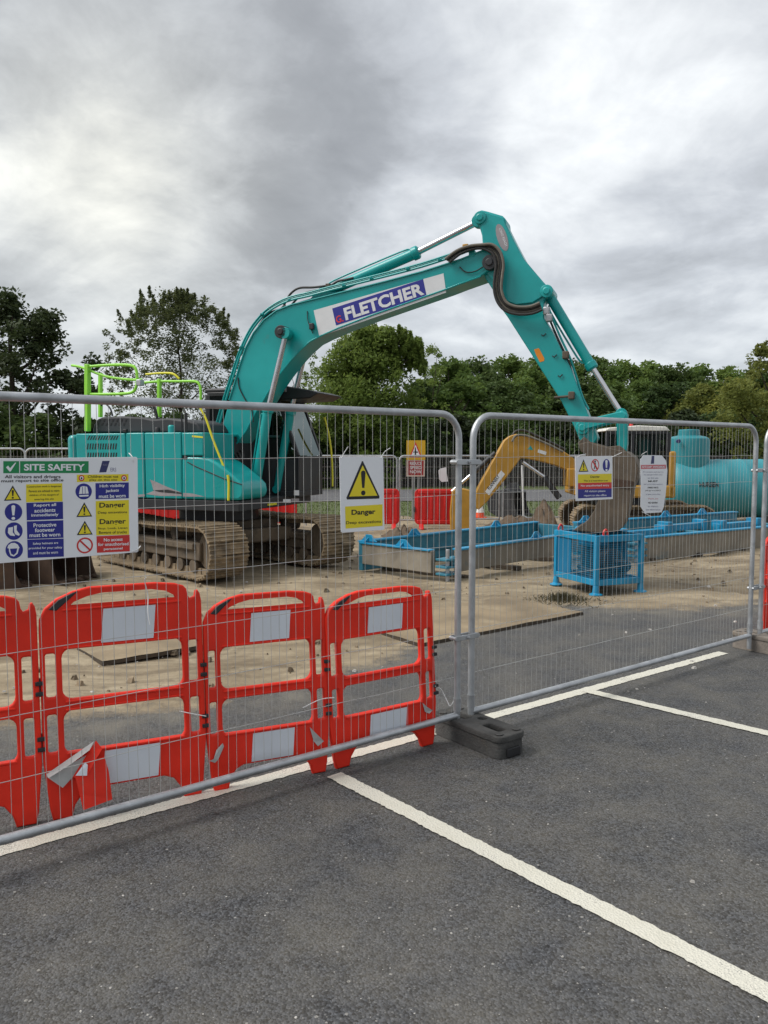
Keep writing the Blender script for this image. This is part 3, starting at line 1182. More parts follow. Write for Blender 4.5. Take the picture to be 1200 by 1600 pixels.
    b.quad('prohibition_bar', 'signred', [(X(672), Y(790)), (X(681), Y(779)), (X(776), Y(868)), (X(767), Y(879))], 2)
    b.quad('red_panel', 'signred', [(X(822), Y(752)), (X(1104), Y(740)), (X(1106), Y(880)), (X(826), Y(893))])
    for y, st, w in ((770, 'No access', 160), (808, 'for unauthorised', 260), (850, 'personnel', 160)):
        b.text(st, X(964 - w / 2), Y(y), X(964 + w / 2), Y(y + 28), 'white', 2, .02, slope=-1.4)
    b.tie((209, 722, .002), (206, 714, .006), (204, 708, -.02))
    b.tie((206, 862, .002), (214, 858, .006), (222, 854, -.02))
    b.done()


safety_board()


def danger_sign():
    b = Board('danger_sign', 'white and yellow Danger Deep excavations sign on the fence', 'sign', (530, 714), .030,
              [(530.5, 714.5), (532, 713.2), (597.5, 713), (599, 714.5), (601, 826), (599.5, 828), (535, 832.5), (533, 831)])
    b.quad('pictogram_border', 'ink', [(565.5, 720.5), (567, 720.5), (593, 776), (592.5, 779), (542.5, 780.5), (541, 778)])
    b.quad('pictogram_fill', 'signyellow', [(566.3, 727), (589.5, 774.5), (545.5, 775.8)], 2)
    b.bang(567.3, 735, 774, 3.6, 'ink', 3)
    b.quad('yellow_panel', 'signyellow', [(539, 791.5), (597.5, 788), (597.8, 821.5), (540, 826)])
    b.text('Danger', 549, 796.5, 586.5, 807, 'ink', 2, .03, slope=-1.5)
    b.text('Deep excavations', 540.5, 814.5, 595, 820.5, 'ink', 2, .012, slope=-2.4)
    b.tie((533, 716, .003), (536, 707, .012), (539, 698, .03))
    b.tie((595, 716, .003), (599, 706, .012), (604, 700, .035))
    b.done()


danger_sign()


def entry_sign():
    b = Board('no_entry_sign', 'small sign with three pictograms over yellow, red and blue bands', 'sign', (899, 713), .030,
              [(899, 713.2), (957, 712.3), (957.6, 779.8), (900, 783)])
    k = 80 / 1200.0

    def X(x):
        return 890 + x * k

    def Y(y):
        return 705 + y * k
    b.warn(X(325), Y(190), Y(482), X(1225) - X(1110), -.3)
    b.disc('prohibition_ring', 'signred', X(597), Y(330), X(95) - X(0), 9.8, 1, hole=.82)
    b.quad('prohibition_bar', 'signred', [(X(535), Y(250)), (X(555), Y(225)), (X(660), Y(410)), (X(640), Y(435))], 2)
    b.disc('walker_pictogram', 'ink', X(597), Y(240), 1.3, 1.5, 1, n=10)
    b.quad('walker_pictogram', 'ink', [(X(580), Y(268)), (X(612), Y(268)), (X(618), Y(345)), (X(640), Y(420)), (X(622), Y(424)), (X(600), Y(360)), (X(582), Y(425)), (X(565), Y(420)), (X(582), Y(345))], 1)
    b.disc('blue_disc', 'signblue', X(860), Y(330), X(85) - X(0), 9.8)
    b.bang(X(860), Y(205), Y(468), 1.9, 'white', 2)
    b.quad('yellow_panel', 'signyellow', [(X(195), Y(545)), (X(985), Y(525)), (X(985), Y(725)), (X(195), Y(745))])
    b.quad('red_panel', 'signred', [(X(195), Y(747)), (X(985), Y(727)), (X(985), Y(870)), (X(195), Y(892))])
    b.quad('blue_panel', 'signblue', [(X(195), Y(893)), (X(985), Y(871)), (X(985), Y(1075)), (X(195), Y(1105))])
    b.text('Danger', X(485), Y(575), X(705), Y(640), 'ink', 2, .02, slope=-.3)
    b.text('This is a hazardous area', X(325), Y(672), X(890), Y(712), 'ink', 2, .01, slope=-.6)
    b.text('No unauthorised entry', X(260), Y(785), X(925), Y(845), 'white', 2, .02, slope=-.8)
    b.text('All visitors please', X(350), Y(915), X(835), Y(975), 'white', 2, .015, slope=-.6)
    b.text('report to site office', X(335), Y(1015), X(860), Y(1075), 'white', 2, .015, slope=-.7)
    b.tie((901, 715, .003), (905, 711, .012), (912, 709.5, .02))
    b.tie((956, 714, .003), (962, 710.5, .012), (968, 707, .02))
    b.done()


entry_sign()


def notice():
    b = Board('laminated_notice', 'laminated white paper notice with cut corners and a red heading', 'notice', (1000, 711), .028,
              None, thick=.0015, m='white', outline=[(0, 0), (.1, 0), (.1, -.1)])
    bpy.data.objects.remove(b.board)
    px = [(1006, 711), (1034, 711.5), (1040.5, 719.5), (1042.8, 735), (1041, 763), (1037.5, 791), (1034, 800.5), (1008, 802), (1001, 792), (1001.5, 760), (1000.5, 718)]
    pts = [b.uv(*p) for p in px]
    n = len(pts)
    mb = MB()

    def dz(a, c):
        return .010 * math.sin(a * 9 + 1.0) + .008 * math.sin(c * 6)
    cx = sum(p[0] for p in pts) / n
    cy = sum(p[1] for p in pts) / n
    mb.prism(pts, -.0018, 0, 'z')
    mb.build('sheet', M['white'], b.t)
    k = 70 / 1018.0

    def X(x):
        return 990 + x * k

    def Y(y):
        return 700 + y * k
    b.quad('emblem', 'navy', [(X(412), Y(178)), (X(470), Y(178)), (X(462), Y(355)), (X(390), Y(360))])
    b.quad('red_heading', 'signpink', [(X(165), Y(385)), (X(735), Y(378)), (X(735), Y(468)), (X(165), Y(478))])
    b.text('STOP WORK', X(190), Y(408), X(715), Y(452), 'white', 2, .02)
    for i, (st, w, y, m, bo) in enumerate((('All contractors must report to', 470, 528, 'greytext', 0), ('site manager before entry', 420, 590, 'greytext', 0),
                                           ('to this site', 240, 660, 'greytext', 0), ('MUST', 220, 735, 'ink', .02), ('wear correct safety equipment', 440, 805, 'greytext', 0),
                                           ('HARD HATS', 240, 880, 'ink', .02), ('and sign in at OFFICE', 350, 950, 'ink', 0), ('to gain entry first', 340, 1035, 'greytext', 0),
                                           ('Thank you', 230, 1135, 'signpink', 0), ('NO ENTRY', 215, 1225, 'ink', .02), ('to visitors', 240, 1305, 'greytext', 0), ('site information', 330, 1380, 'greytext', 0))):
        cxp = 440
        b.text(st, X(cxp - w / 2), Y(y), X(cxp + w / 2), Y(y + 38), m, 2, bo)
    b.tie((1003, 713, .003), (1001, 710, .012), (1007, 705.5, .02))
    b.tie((1004, 801, .003), (1002, 800, .012), (1014, 807, .02))
    b.done()


notice()

# ------------------------------------------------------------------ red gate barriers
GATE_OUT = [(.045, 0), (.155, 0), (.175, .05), (.22, .095), (.28, .112), (.72, .112), (.78, .095), (.825, .05), (.845, 0), (.955, 0),
            (.972, .05), (.985, .15), (1, .25), (1, .90), (.992, .935), (.978, .952), (.962, .950), (.955, .925), (.925, .915), (.912, .93),
            (.905, .96), (.885, .977), (.83, .990), (.70, 1.0), (.30, 1.0), (.20, .985), (.10, .955), (.035, .918), (.003, .87), (0, .82), (0, .25), (.015, .15), (.03, .05)]
GATE_TOPH = [(.155, .915), (.85, .915), (.835, .94), (.775, .965), (.68, .978), (.37, .978), (.28, .966), (.20, .945)]


def gate_meshes(W, H):
    k = lambda pts: [(a * W, b * H) for a, b in pts]
    holes = [k(GATE_TOPH),
             [(a, b) for a, b in rrect(.125 * W, .515 * H, .865 * W, .735 * H, .045)],
             [(a, b) for a, b in rrect(.125 * W, .275 * H, .865 * W, .465 * H, .045)]]
    for z0, z1 in ((.53, .72), (.29, .455)):
        holes.append(rrect(.03 * W, z0 * H, .088 * W, z1 * H, .012))
        holes.append(rrect(.905 * W, z0 * H, .965 * W, z1 * H, .012))
    return plate2d(k(GATE_OUT), holes, .019, .009, 'gate_panel', M['red'])


def gate(bl, br, H, lean, label, group='red gate barriers hinged together behind the fence', strips=True, grip=True):
    """bl, br: ground points of the two hinge lines; lean: how far the top tips back"""
    bl, br = Vector(bl), Vector(br)
    x = (br - bl)
    W = x.length
    x.normalize()
    y = Vector((-x.y, x.x, 0))
    z = (Vector((0, 0, 1)) * H + y * lean)
    Hh = z.length
    z.normalize()
    y2 = z.cross(x).normalized()
    t = thing('gate_barrier', label, 'barrier', mat=basis(bl, x, y2, z), group=group)
    put('gate_panel', gate_meshes(W - .004, Hh), t).location = (.002, 0, 0)
    for zz in (.905, .738, .113 + .165, .505, .47):      # moulded ribs standing proud of the panel
        mb = MB()
        mb.box((W / 2, 0, zz * Hh), (W * .72, .050, .010))
        mb.build('moulded_rib', M['red'], t, bevel=.003)
    if strips:
        for nm, (a0, a1, z0, z1, sl) in (('reflective_strip', (.36, .70, .748, .898, .02)), ('reflective_strip', (.34, .70, .122, .268, .02))):
            mb = MB()
            mb.prism([(a0 * W, z0 * Hh), ((a1 - sl) * W, z0 * Hh), (a1 * W, z1 * Hh), ((a0 + sl) * W, z1 * Hh)], -.0225, -.0195)
            mb.build(nm, M['reflect'], t)
    if grip:
        mb = MB()
        pts = [(.06, .912), (.105, .905), (.21, .968), (.235, .985), (.20, .978), (.12, .952)]
        mb.prism([(a * W, b * Hh) for a, b in pts], -.024, .021)
        mb.build('grip_pad', M['black'], t, bevel=.003)
    for zz in (.60, .36):
        mb = MB()
        mb.box((W - .004, -.002, zz * Hh), (.034, .052, .020))
        mb.box((W - .004, -.002, (zz - .045) * Hh), (.034, .052, .020))
        mb.cyl((W - .004, 0, (zz - .06) * Hh), (W - .004, 0, (zz + .02) * Hh), .013, n=10)
        mb.build('hinge_clip', M['black'], t, bevel=.003)
    return t, W, Hh


hA = gz(70, 1283)
hB = gz(325, 1237)
hC = gz(516, 1203)
hD = gz(682, 1160)
hA0 = hA + Vector((-.70, -.36, 0))
gA, _, _ = gate(hA0, hA, 1.11, .10, 'red gate barrier cut off by the left edge of the view')
gB, WB, HB = gate(hA, hB, 1.115, .10, 'red gate barrier with torn, peeling lower sheeting')
gC, WC, HC = gate(hB, hC, 1.02, .09, 'red gate barrier between the torn barrier and the last one')
gD, WD, HD = gate(hC, hD, .985, .07, 'red gate barrier at the right end, next to the fence posts')
e0 = at_y(1189, 985, 7.9)
e0.z = 0
gate(e0, e0 + Vector((.62, .42, 0)), .98, .0, 'orange red barrier peeping in behind the posts at the right edge')

# torn sheeting on the second gate (its own axes: x across, y back, z up)


def gpt(gobj, px, py, off=-.03):
    Mx = gobj.matrix_world
    n = (Mx.to_3x3() @ Vector((0, 1, 0)))
    P = Mx.translation + n * off
    p = on_plane(px, py, P, n)
    return Mx.inverted() @ p


mb = MB()
pp = [gpt(gB, x, y, o) for x, y, o in ((72, 1210, -.034), (118, 1178, -.05), (147, 1158, -.04), (140, 1172, -.075), (112, 1193, -.085), (76, 1216, -.06))]
mb.add(pp, [(0, 1, 4, 5), (1, 2, 3, 4)])
pp = [gpt(gB, x, y, o) for x, y, o in ((73, 1214, -.034), (135, 1180, -.03), (124, 1203, -.045), (98, 1231, -.05))]
mb.add(pp, [(0, 1, 2, 3)])
mb.build('peeled_sheeting', M['peel'], gB, smooth=0)
mb = MB()
pp = [gpt(gB, x, y, o) for x, y, o in ((113, 1215, -.06), (140, 1172, -.05), (150, 1157, -.035), (160, 1170, -.05), (152, 1183, -.08), (136, 1213, -.09))]
mb.add(pp, [(0, 1, 4, 5), (1, 2, 3, 4)])
pp = [gpt(gB, x, y, o) for x, y, o in ((117, 1212, -.085), (138, 1190, -.075), (163, 1182, -.07), (170, 1205, -.078), (175.5, 1249, -.10), (130, 1266, -.12), (124, 1240, -.10))]
mb.add(pp, [(0, 1, 2, 3), (0, 3, 4, 5, 6)])
mb.build('torn_flap', M['red'], gB, smooth=0)
mb = MB()
pp = [gpt(gB, x, y, o) for x, y, o in ((118, 1212, -.092), (133, 1191, -.085), (137, 1195, -.09), (136, 1212, -.095))]
mb.add(pp, [(0, 1, 2, 3)])
mb.build('torn_label', M['reflect'], gB, smooth=0)
for g_, pts in ((gC, [(327, 1189), (334, 1186), (338, 1172), (348, 1161), (350, 1166), (341, 1187), (336, 1192)]),
                (gC, [(484, 1136), (498, 1150), (506, 1158), (497, 1166), (490, 1158)]),
                (gD, [(660, 1098), (668, 1105), (676, 1110), (671, 1115), (664, 1112)])):
    mb = MB()
    pp = [gpt(g_, x, y, -.026 - .004 * (i % 2)) for i, (x, y) in enumerate(pts)]
    mb.add(pp, [list(range(len(pp)))])
    mb.build('peeled_sheeting', M['peel'], g_, smooth=0)


def string(pts, label, name='white_string', r=.0025):
    mb = MB()
    mb.tube(smooth_path(pts, 5), r, 6)
    o = mb.build(name, M['tie'])
    tag(o, label, 'cable tie', 'white ties on the gate barriers')


def fpt(px, py, d=.02):
    return on_plane(px, py, FP0 - FM * d, FM)


string([fpt(228, 902, -.012), fpt(226, 908, .03), fpt(231, 930, .06), fpt(231, 955, .05), fpt(234, 976, .045)], 'white tie dangling over the torn barrier\'s top bar')
string([gD.matrix_world @ gpt(gD, 680, 1072, -.03), fpt(690, 1078, .05), fpt(698, 1094, .02), fpt(703, 1103, -.02), fpt(709, 1095, -.03)], 'white tie looped from the last barrier to the fence')
string([gC.matrix_world @ gpt(gC, 473, 1106, -.03), gC.matrix_world @ gpt(gC, 500, 1093, -.045), gC.matrix_world @ gpt(gC, 522, 1090, -.04)], 'white tie round the hinge beside the last barrier')
string([gB.matrix_world @ gpt(gB, 280, 1111, -.03), gB.matrix_world @ gpt(gB, 305, 1116, -.05), gB.matrix_world @ gpt(gB, 322, 1119, -.045)], 'white tie round the hinge beside the torn barrier')


# ------------------------------------------------------------------ teal crawler excavator
EX_A = R(-20)
EXF = Frame((-2.62, 12.66, 0), EX_A)
ex = thing('crawler_excavator', 'large teal crawler excavator with its boom raised high over the site', 'excavator', EXF.o, EX_A)


def ep(px, py, lat):
    return EXF.pt(px, py, lat)


def outl(pts, lat, fr=EXF):
    return [fr.xz(x, y, lat) for x, y in pts]


def circ(c, r, n=16):
    return [(c[0] + r * math.cos(2 * math.pi * k / n), c[1] + r * math.sin(2 * math.pi * k / n)) for k in range(n)]


def lat_box(name, m, x0, x1, y0, y1, z0, z1, parent=None, bevel=.008):
    mb = MB()
    mb.box(((x0 + x1) / 2, (y0 + y1) / 2, (z0 + z1) / 2), (x1 - x0, y1 - y0, z1 - z0))
    return mb.build(name, M[m], parent or ex, bevel=bevel)


# --- boom
BW = .235
BOOM = [(338, 706), (341, 690), (350, 655), (358, 625), (366, 600), (374, 572), (384, 543), (396, 520), (412, 500), (432, 485), (455, 476), (480, 470),
        (520, 460), (600, 440), (660, 424), (720, 405), (745, 395), (760, 389), (772, 393), (778, 403), (774, 414), (762, 424), (751, 432), (720, 443),
        (697, 452), (640, 472), (580, 493), (530, 512), (503, 524), (485, 533), (468, 548), (452, 566), (438, 584), (424, 604), (411, 626), (399, 645),
        (384, 674), (368, 695), (352, 710), (343, 713)]
mb = MB()
mb.prism(outl(BOOM, -BW), -BW, BW)
boom = mb.build('boom', M['teal'], ex, bevel=.016)
# flange lips along the boom edges
mb = MB()
lip = [ep(x, y, -BW - .008) for x, y in BOOM[3:18]]
mb.tube(lip, .012, 6)
mb.build('weld_flange', M['teal'], boom)
mb = MB()
lip = [ep(x, y, -BW - .006) for x, y in BOOM[22:38]]
mb.tube(lip, .012, 6)
mb.build('weld_flange', M['teal'], boom)
# boom foot pin, knuckle boss, tip boss
for nm, px, py, r, m_, tt in (('foot_pin_boss', 348, 702, .13, 'teal', .06), ('cylinder_pin_boss', 447, 521, .095, 'dark', .19), ('tip_pin_boss', 766, 411, .10, 'dark', .06)):
    c = ep(px, py, -BW)
    mb = MB()
    mb.lathe([(r * .45, -BW - tt - .02), (r * .5, -BW - tt), (r, -BW - tt), (r, BW + tt), (r * .5, BW + tt), (r * .45, BW + tt + .02)], (c[0], 0, c[2]), 'y', 20)
    mb.build(nm, M[m_], boom, bevel=.006)
# name board on the boom


def bmap(pts, lat):
    return [ep(x, y, lat) for x, y in pts]


def decal(name, m, pts, lat, parent):
    mb = MB()
    o = outl(pts, lat)
    mb.prism(o, lat, lat + .0015)
    return mb.build(name, M[m], parent, smooth=0)


decal('white_panel', 'offwhite', [(490, 485), (693, 427), (697, 457), (499, 526)], -BW - .003, boom)
bp_ = decal('blue_panel', 'signblue', [(519, 482), (661, 436), (666.5, 462.5), (525, 508.5)], -BW - .005, boom)


def boom_text(st, p00, p10, p01, p11, m, lat, bold):
    """corner points: lower left, lower right, upper left, upper right"""
    q = [Vector((a, 0, b)) for a, b in outl([p00, p10, p01, p11], lat)]
    mb = MB()

    def fn(u, v):
        p = (q[0] * (1 - u) + q[1] * u) * (1 - v) + (q[2] * (1 - u) + q[3] * u) * v
        return (p.x, lat, p.z)
    add_text(mb, st, fn, bold)
    return mb.build('lettering', M[m], boom, smooth=0, fix=False)


boom_text('FLETCHER', (540.5, 501), (663.5, 460), (536, 481.5), (658.5, 441), 'offwhite', -BW - .0075, .035)
boom_text('G.', (526, 505.5), (537, 502), (524, 494.5), (535, 491), 'signred', -BW - .0075, .02)
mb = MB()
mb.box((0, 0, 0), (.07, .05, .09))
o = mb.build('work_lamp', M['dark'], boom, bevel=.01)
o.location = ep(487, 510, -BW - .03)
mb = MB()
mb.tube(smooth_path([ep(480, 486, -BW - .01), ep(481, 500, -BW - .02), ep(485, 512, -BW - .03), ep(489, 521, -BW - .02)]), .007, 6)
mb.build('lamp_cable', M['rubber'], boom)

# pipes and hoses along the boom's back
for off, lat, r in ((3.5, -.20, .017), (6, -.12, .02), (6, .0, .02), (6, .12, .02), (9, -.16, .014)):
    base = [(343, 676), (350, 648), (358, 618), (366, 592), (374, 565), (385, 537), (397, 515), (414, 495), (434, 481), (456, 472), (482, 466), (520, 456), (600, 436), (660, 420), (715, 402), (735, 394)]
    pts = []
    for i, (x, y) in enumerate(base):
        f = min(1, i / 8)
        nx, ny = (-off * (1 - f) * .9, -off * f - off * .3 * (1 - f))
        pts.append(ep(x + nx, y + ny, lat))
    mb = MB()
    mb.tube(smooth_path(pts, 3), r, 8)
    mb.build('hydraulic_pipe', M['teal2'], boom)
for x, y in ((352, 640), (380, 545), (412, 494), (455, 472), (540, 449), (583, 438), (640, 423), (690, 409)):
    mb = MB()
    mb.bar(ep(x - 3, y - 3, -.25), ep(x - 3, y - 3, .2), .05, .03)
    mb.build('pipe_clamp', M['teal2'], boom, bevel=.006)
# loops of hose feeding the arm cylinder
for k, (pts, lat) in enumerate((([(404, 510), (420, 490), (440, 482), (447, 470), (455, 458), (468, 450), (490, 449), (513, 446)], -.10),
                                ([(410, 503), (438, 486), (452, 480), (465, 466), (480, 457), (503, 452), (515, 449)], -.02),
                                ([(392, 528), (407, 508), (424, 492), (434, 488), (444, 478), (447, 482)], -.2),
                                ([(515, 448), (527, 440), (540, 437), (552, 434)], -.10))):
    mb = MB()
    mb.tube(smooth_path([ep(x, y, lat) for x, y in pts], 5), .017, 8)
    mb.build('hydraulic_hose', M['rubber'], boom)
for x, y, lat in ((513, 446, -.10), (515, 449, -.02)):
    mb = MB()
    mb.box((0, 0, 0), (.07, .06, .05))
    mb.build('hose_fitting', M['rust'], boom, bevel=.008).location = ep(x, y, lat)
# thin lower line draped on the plate near the foot
mb = MB()
mb.tube(smooth_path([ep(372, 590, -BW - .012), ep(374, 606, -BW - .014), ep(383, 624, -BW - .014), ep(393, 640, -BW - .012), ep(396, 660, -BW - .02)]), .009, 6)
mb.build('grease_line', M['rubber'], boom)


# --- hydraulic cylinders
def cylinder(p_foot, p_gland, p_rod, r, rr, name, foot_boss=True, side=1):
    a, g, b = Vector(p_foot), Vector(p_gland), Vector(p_rod)
    d = (b - a).normalized()
    mb = MB()
    mb.tube([a, g - d * .10, g - d * .10, g - d * .02, g], [r, r, r * 1.22, r * 1.22, r * .95], 18)
    o = mb.build(name, M['teal2'], ex, bevel=.006)
    mb = MB()
    mb.cyl(g - d * .05, b, rr, n=14)
    mb.build('piston_rod', M['chrome'], o)
    mb = MB()
    mb.lathe([(rr * 2.0, -.055), (rr * 2.0, .055)], (0, 0, 0), 'y', 16)
    e = mb.build('rod_eye', M['teal2'], o, bevel=.006)
    e.location = b
    if foot_boss:
        mb = MB()
        mb.lathe([(r * .9, -.07), (r * .9, .07)], (0, 0, 0), 'y', 16)
        e = mb.build('foot_eye', M['teal2'], o, bevel=.006)
        e.location = a
    # return pipe along the barrel
    sd = d.cross(Vector((0, 1, 0))).normalized() * side
    mb = MB()
    mb.tube(smooth_path([a + d * .12 + sd * r * .8, a + d * .2 + sd * (r + .03), g - d * .25 + sd * (r + .03), g - d * .14 + sd * r * .9], 4), .013, 6)
    mb.build('return_pipe', M['teal2'], o)
    return o


for lat in (-.37, .37):
    pf, pg, pr = [EXF.xz(x, y, -.37) for x, y in ((398, 768), (420, 634), (447, 521))]
    cylinder((pf[0], lat, pf[1]), (pg[0], lat, pg[1]), (pr[0], lat, pr[1]), .070, .042, 'boom_cylinder')
cylinder(ep(508, 457, 0), ep(655, 393, 0), ep(748, 346, 0), .078, .045, 'arm_cylinder')
mb = MB()
mb.prism(outl([(470, 474), (490, 468), (503, 452), (512, 450), (517, 458), (530, 458), (545, 455)], 0), -.10, .10)
mb.build('cylinder_bracket', M['teal'], boom, bevel=.008)

# --- arm
AW = .165
ARM = [(747.5, 330), (752, 328), (761, 330), (785, 337), (790, 342), (791, 351), (803, 375), (819, 405), (835, 424), (849.5, 441), (858, 450), (860, 457),
       (849, 470), (850, 497), (864, 520), (893, 578), (918, 645), (934, 684), (928, 694), (914, 697), (905, 686), (899, 671), (876, 625), (835, 561), (794, 497),
       (777, 473), (772, 456), (759, 436), (754, 424), (756, 412), (754, 383), (753, 368), (748, 351), (743, 342)]
mb = MB()
mb.prism(outl(ARM, -AW), -AW, AW)
arm = mb.build('arm', M['teal'], ex, bevel=.014)
# cheek plates that clasp the boom tip
CHK = [(749, 334), (761, 332), (786, 340), (790, 352), (818, 405), (834, 425), (848, 441), (857, 452), (848, 463), (832, 473), (806, 476), (786, 468), (775, 452), (768, 436), (757, 424), (759, 404), (754, 372)]
for y0, y1 in ((-AW - .035, -AW - .002), (AW + .002, AW + .035)):
    mb = MB()
    mb.prism(outl(CHK, -AW - .03), y0, y1)
    mb.build('cheek_plate', M['teal'], arm, bevel=.01)
for px, py, r in ((750, 340, .085), (854, 455, .085), (910, 668, .09)):
    c = ep(px, py, -AW - .04)
    mb = MB()
    mb.lathe([(r * .5, -AW - .075), (r * .55, -AW - .06), (r, -AW - .055), (r, AW + .055), (r * .5, AW + .06)], (c[0], 0, c[2]), 'y', 18)
    mb.build('pin_boss', M['teal2'], arm, bevel=.006)
# oval emblem and caution sticker


def oval(px, py, rx, ry, ang, lat, name, m):
    pts = []
    for k in range(20):
        a = 2 * math.pi * k / 20
        x, y = rx * math.cos(a), ry * math.sin(a)
        pts.append((px + x * math.cos(ang) - y * math.sin(ang), py + x * math.sin(ang) + y * math.cos(ang)))
    return decal(name, m, pts, lat, arm)


oval(784.5, 371, 8, 22, R(-17), -AW - .038, 'oval_emblem', 'swoosh')
q = [(780, 358), (785, 371), (790, 385)]
mb = MB()
qq = [Vector((a, 0, b)) for a, b in outl([(779.5, 357.5), (789.5, 385), (783, 356), (793, 383.5)], -AW - .04)]


def fn_(u, v):
    p = (qq[0] * (1 - u) + qq[1] * u) * (1 - v) + (qq[2] * (1 - u) + qq[3] * u) * v
    return (p.x, -AW - .0405, p.z)


add_text(mb, 'LONG REACH', fn_, .02)
mb.build('lettering', M['offwhite'], arm, smooth=0, fix=False)
decal('caution_sticker', 'orange', [(834.5, 546), (842, 544), (850.5, 560), (850, 564), (843.5, 566), (837, 553)], -AW - .003, arm)
# hoses swinging over the arm pivot
for k, (off, m_) in enumerate(((0, 'hoseweb'), (4, 'rubber'), (-4, 'rubber'), (7.5, 'hoseweb'))):
    base = [(700, 408), (717, 395), (735, 388), (752, 386), (766, 389), (775, 397), (779, 413), (777, 432), (776, 452), (781, 470), (792, 482), (810, 487), (830, 486), (846, 480)]
    pts = []
    for i, (x, y) in enumerate(base):
        t_ = Vector(base[min(i + 1, 13)]) - Vector(base[max(i - 1, 0)])
        n_ = Vector((t_.y, -t_.x)).normalized()
        pts.append(ep(x + n_.x * off, y + n_.y * off * (1 if i > 3 else .5), -BW - .03 - .02 * k))
    mb = MB()
    mb.tube(smooth_path(pts, 5), .019, 8)
    mb.build('hydraulic_hose', M[m_], arm)
mb = MB()
mb.tube(smooth_path([ep(718, 417, -BW - .01), ep(728, 425, -BW - .02), ep(742, 424, -BW - .02), ep(756, 416, -BW - .02)]), .008, 6)
mb.build('grease_line', M['rubber'], boom)
for x, y, m_ in ((728, 388, 'cat'), (738, 397, 'teal2'), (854, 486, 'galv'), (858, 497, 'galv'), (884, 555, 'rust'), (893, 618, 'rust')):
    mb = MB()
    mb.box((0, 0, 0), (.08, .10, .10))
    mb.build('hose_fitting', M[m_], arm, bevel=.012).location = ep(x, y, -AW - .03)
for k, dx in enumerate((0, 5)):
    mb = MB()
    mb.tube(smooth_path([ep(852 + dx, 480, -.1), ep(860 + dx, 502, -.1), ep(872 + dx, 530, -.1), ep(886 + dx, 560, -.1), ep(896 + dx, 590, -.1), ep(905 + dx, 620, -.1), ep(915 + dx, 640, -.1)], 4), .015, 8)
    mb.build('hydraulic_pipe', M['teal2' if k else 'rubber'], arm)
for x, y in ((849, 522), (866, 555), (875, 586)):
    mb = MB()
    mb.tube([ep(x - 3, y + 1, -AW - .012), ep(x, y + 3, -AW - .02), ep(x + 4, y - 1, -AW - .012)], .008, 6)
    mb.build('weld_bracket', M['dark'], arm)
mb = MB()
mb.tube([ep(866, 621, -AW - .02), ep(893, 619, -AW - .03)], .016, 8)
mb.build('lock_pin', M['rust'], arm)

cylinder(ep(858, 462, 0), ep(927, 577, 0), ep(971, 647, 0), .066, .038, 'bucket_cylinder', side=-1)
# --- bucket linkage and bucket
for y0, y1 in ((-.235, -.20), (.20, .235)):
    mb = MB()
    mb.prism(outl([(902, 662), (906, 656), (914, 656), (965, 644), (974, 643), (979, 649), (976, 655), (914, 671), (905, 670)], -.2), y0, y1)
    mb.build('rocker_link', M['teal'], ex, bevel=.01)
mb = MB()
mb.prism(outl([(963, 645), (972, 641), (981, 647), (980, 655), (980.5, 694), (978, 706), (971, 709), (964, 705), (963, 655)], -.11), -.11, .11)
mb.build('tipping_link', M['teal'], ex, bevel=.012)
BKT = 0.46
PROF = [(905, 694), (918, 690), (940, 697), (964, 703), (980, 706), (992, 716), (998, 732), (995, 748), (988, 765), (984, 785), (981, 803), (975, 822), (966, 830), (948, 832), (925, 831.5), (901, 829)]
EDGE = [(901, 829), (903, 824), (918, 813), (929, 797), (936, 778), (937, 758), (930, 738), (918, 716)]
LIPZ = outl(PROF + EDGE[1:], -BKT)
bk = MB()
bk.prism(LIPZ, -BKT - .02, -BKT + .01)
bucket = bk.build('bucket', M['rust'], ex, bevel=.008)
mb = MB()
mb.prism(LIPZ, BKT - .01, BKT + .02)
mb.build('side_plate', M['rust'], bucket, bevel=.008)
mb = MB()
pr = outl(PROF[3:], -BKT)
n = len(pr)
vs = [(a, -BKT, b) for a, b in pr] + [(a, BKT, b) for a, b in pr]
cx_ = sum(a for a, b in pr) / n
cz_ = sum(b for a, b in pr) / n
inn = [(a + (cx_ - .25 - a) * .06, b + (cz_ - b) * .06) for a, b in pr]
vs += [(a, -BKT, b) for a, b in inn] + [(a, BKT, b) for a, b in inn]
f_ = []
for i in range(n - 1):
    f_ += [(i, i + 1, n + i + 1, n + i), (2 * n + i, 3 * n + i, 3 * n + i + 1, 2 * n + i + 1)]
f_ += [(0, n, 3 * n, 2 * n), (n - 1, 3 * n - 1, 4 * n - 1, 2 * n - 1)]
mb.add(vs, f_)
mb.build('bucket_shell', M['rust'], bucket)
for y in (-.2, .2):
    mb = MB()
    mb.prism(outl([(903, 692), (913, 682), (922, 690), (950, 698), (968, 696), (976, 702), (984, 712), (975, 722), (930, 716), (908, 706)], -.2), y - .02, y + .02)
    mb.build('bucket_ear', M['rust'], bucket, bevel=.008)
for k in range(5):
    y = -BKT + .06 + k * (2 * BKT - .12) / 4
    a, b = EXF.xz(902, 828.5, -BKT)
    mb = MB()
    mb.prism([(a + .14, b - .02), (a + .02, b - .018), (a - .06, b - .002), (a + .02, b + .028), (a + .14, b + .03)], y - .04, y + .04)
    mb.build('bucket_tooth', M['rust'], bucket, bevel=.006)
for y in (-BKT - .026, BKT + .026):
    mb = MB()
    mb.prism(outl([(945, 745), (990, 752), (984, 764), (950, 758)], -BKT), y - .006, y + .006)
    mb.build('wear_strip', M['rustdark'], bucket, bevel=.003)

# --- upper structure
HY = 1.20


def hx(px):
    return EXF.xz(px, 730, -HY)[0]


def hzz(px, py):
    return EXF.xz(px, py, -HY)[1]


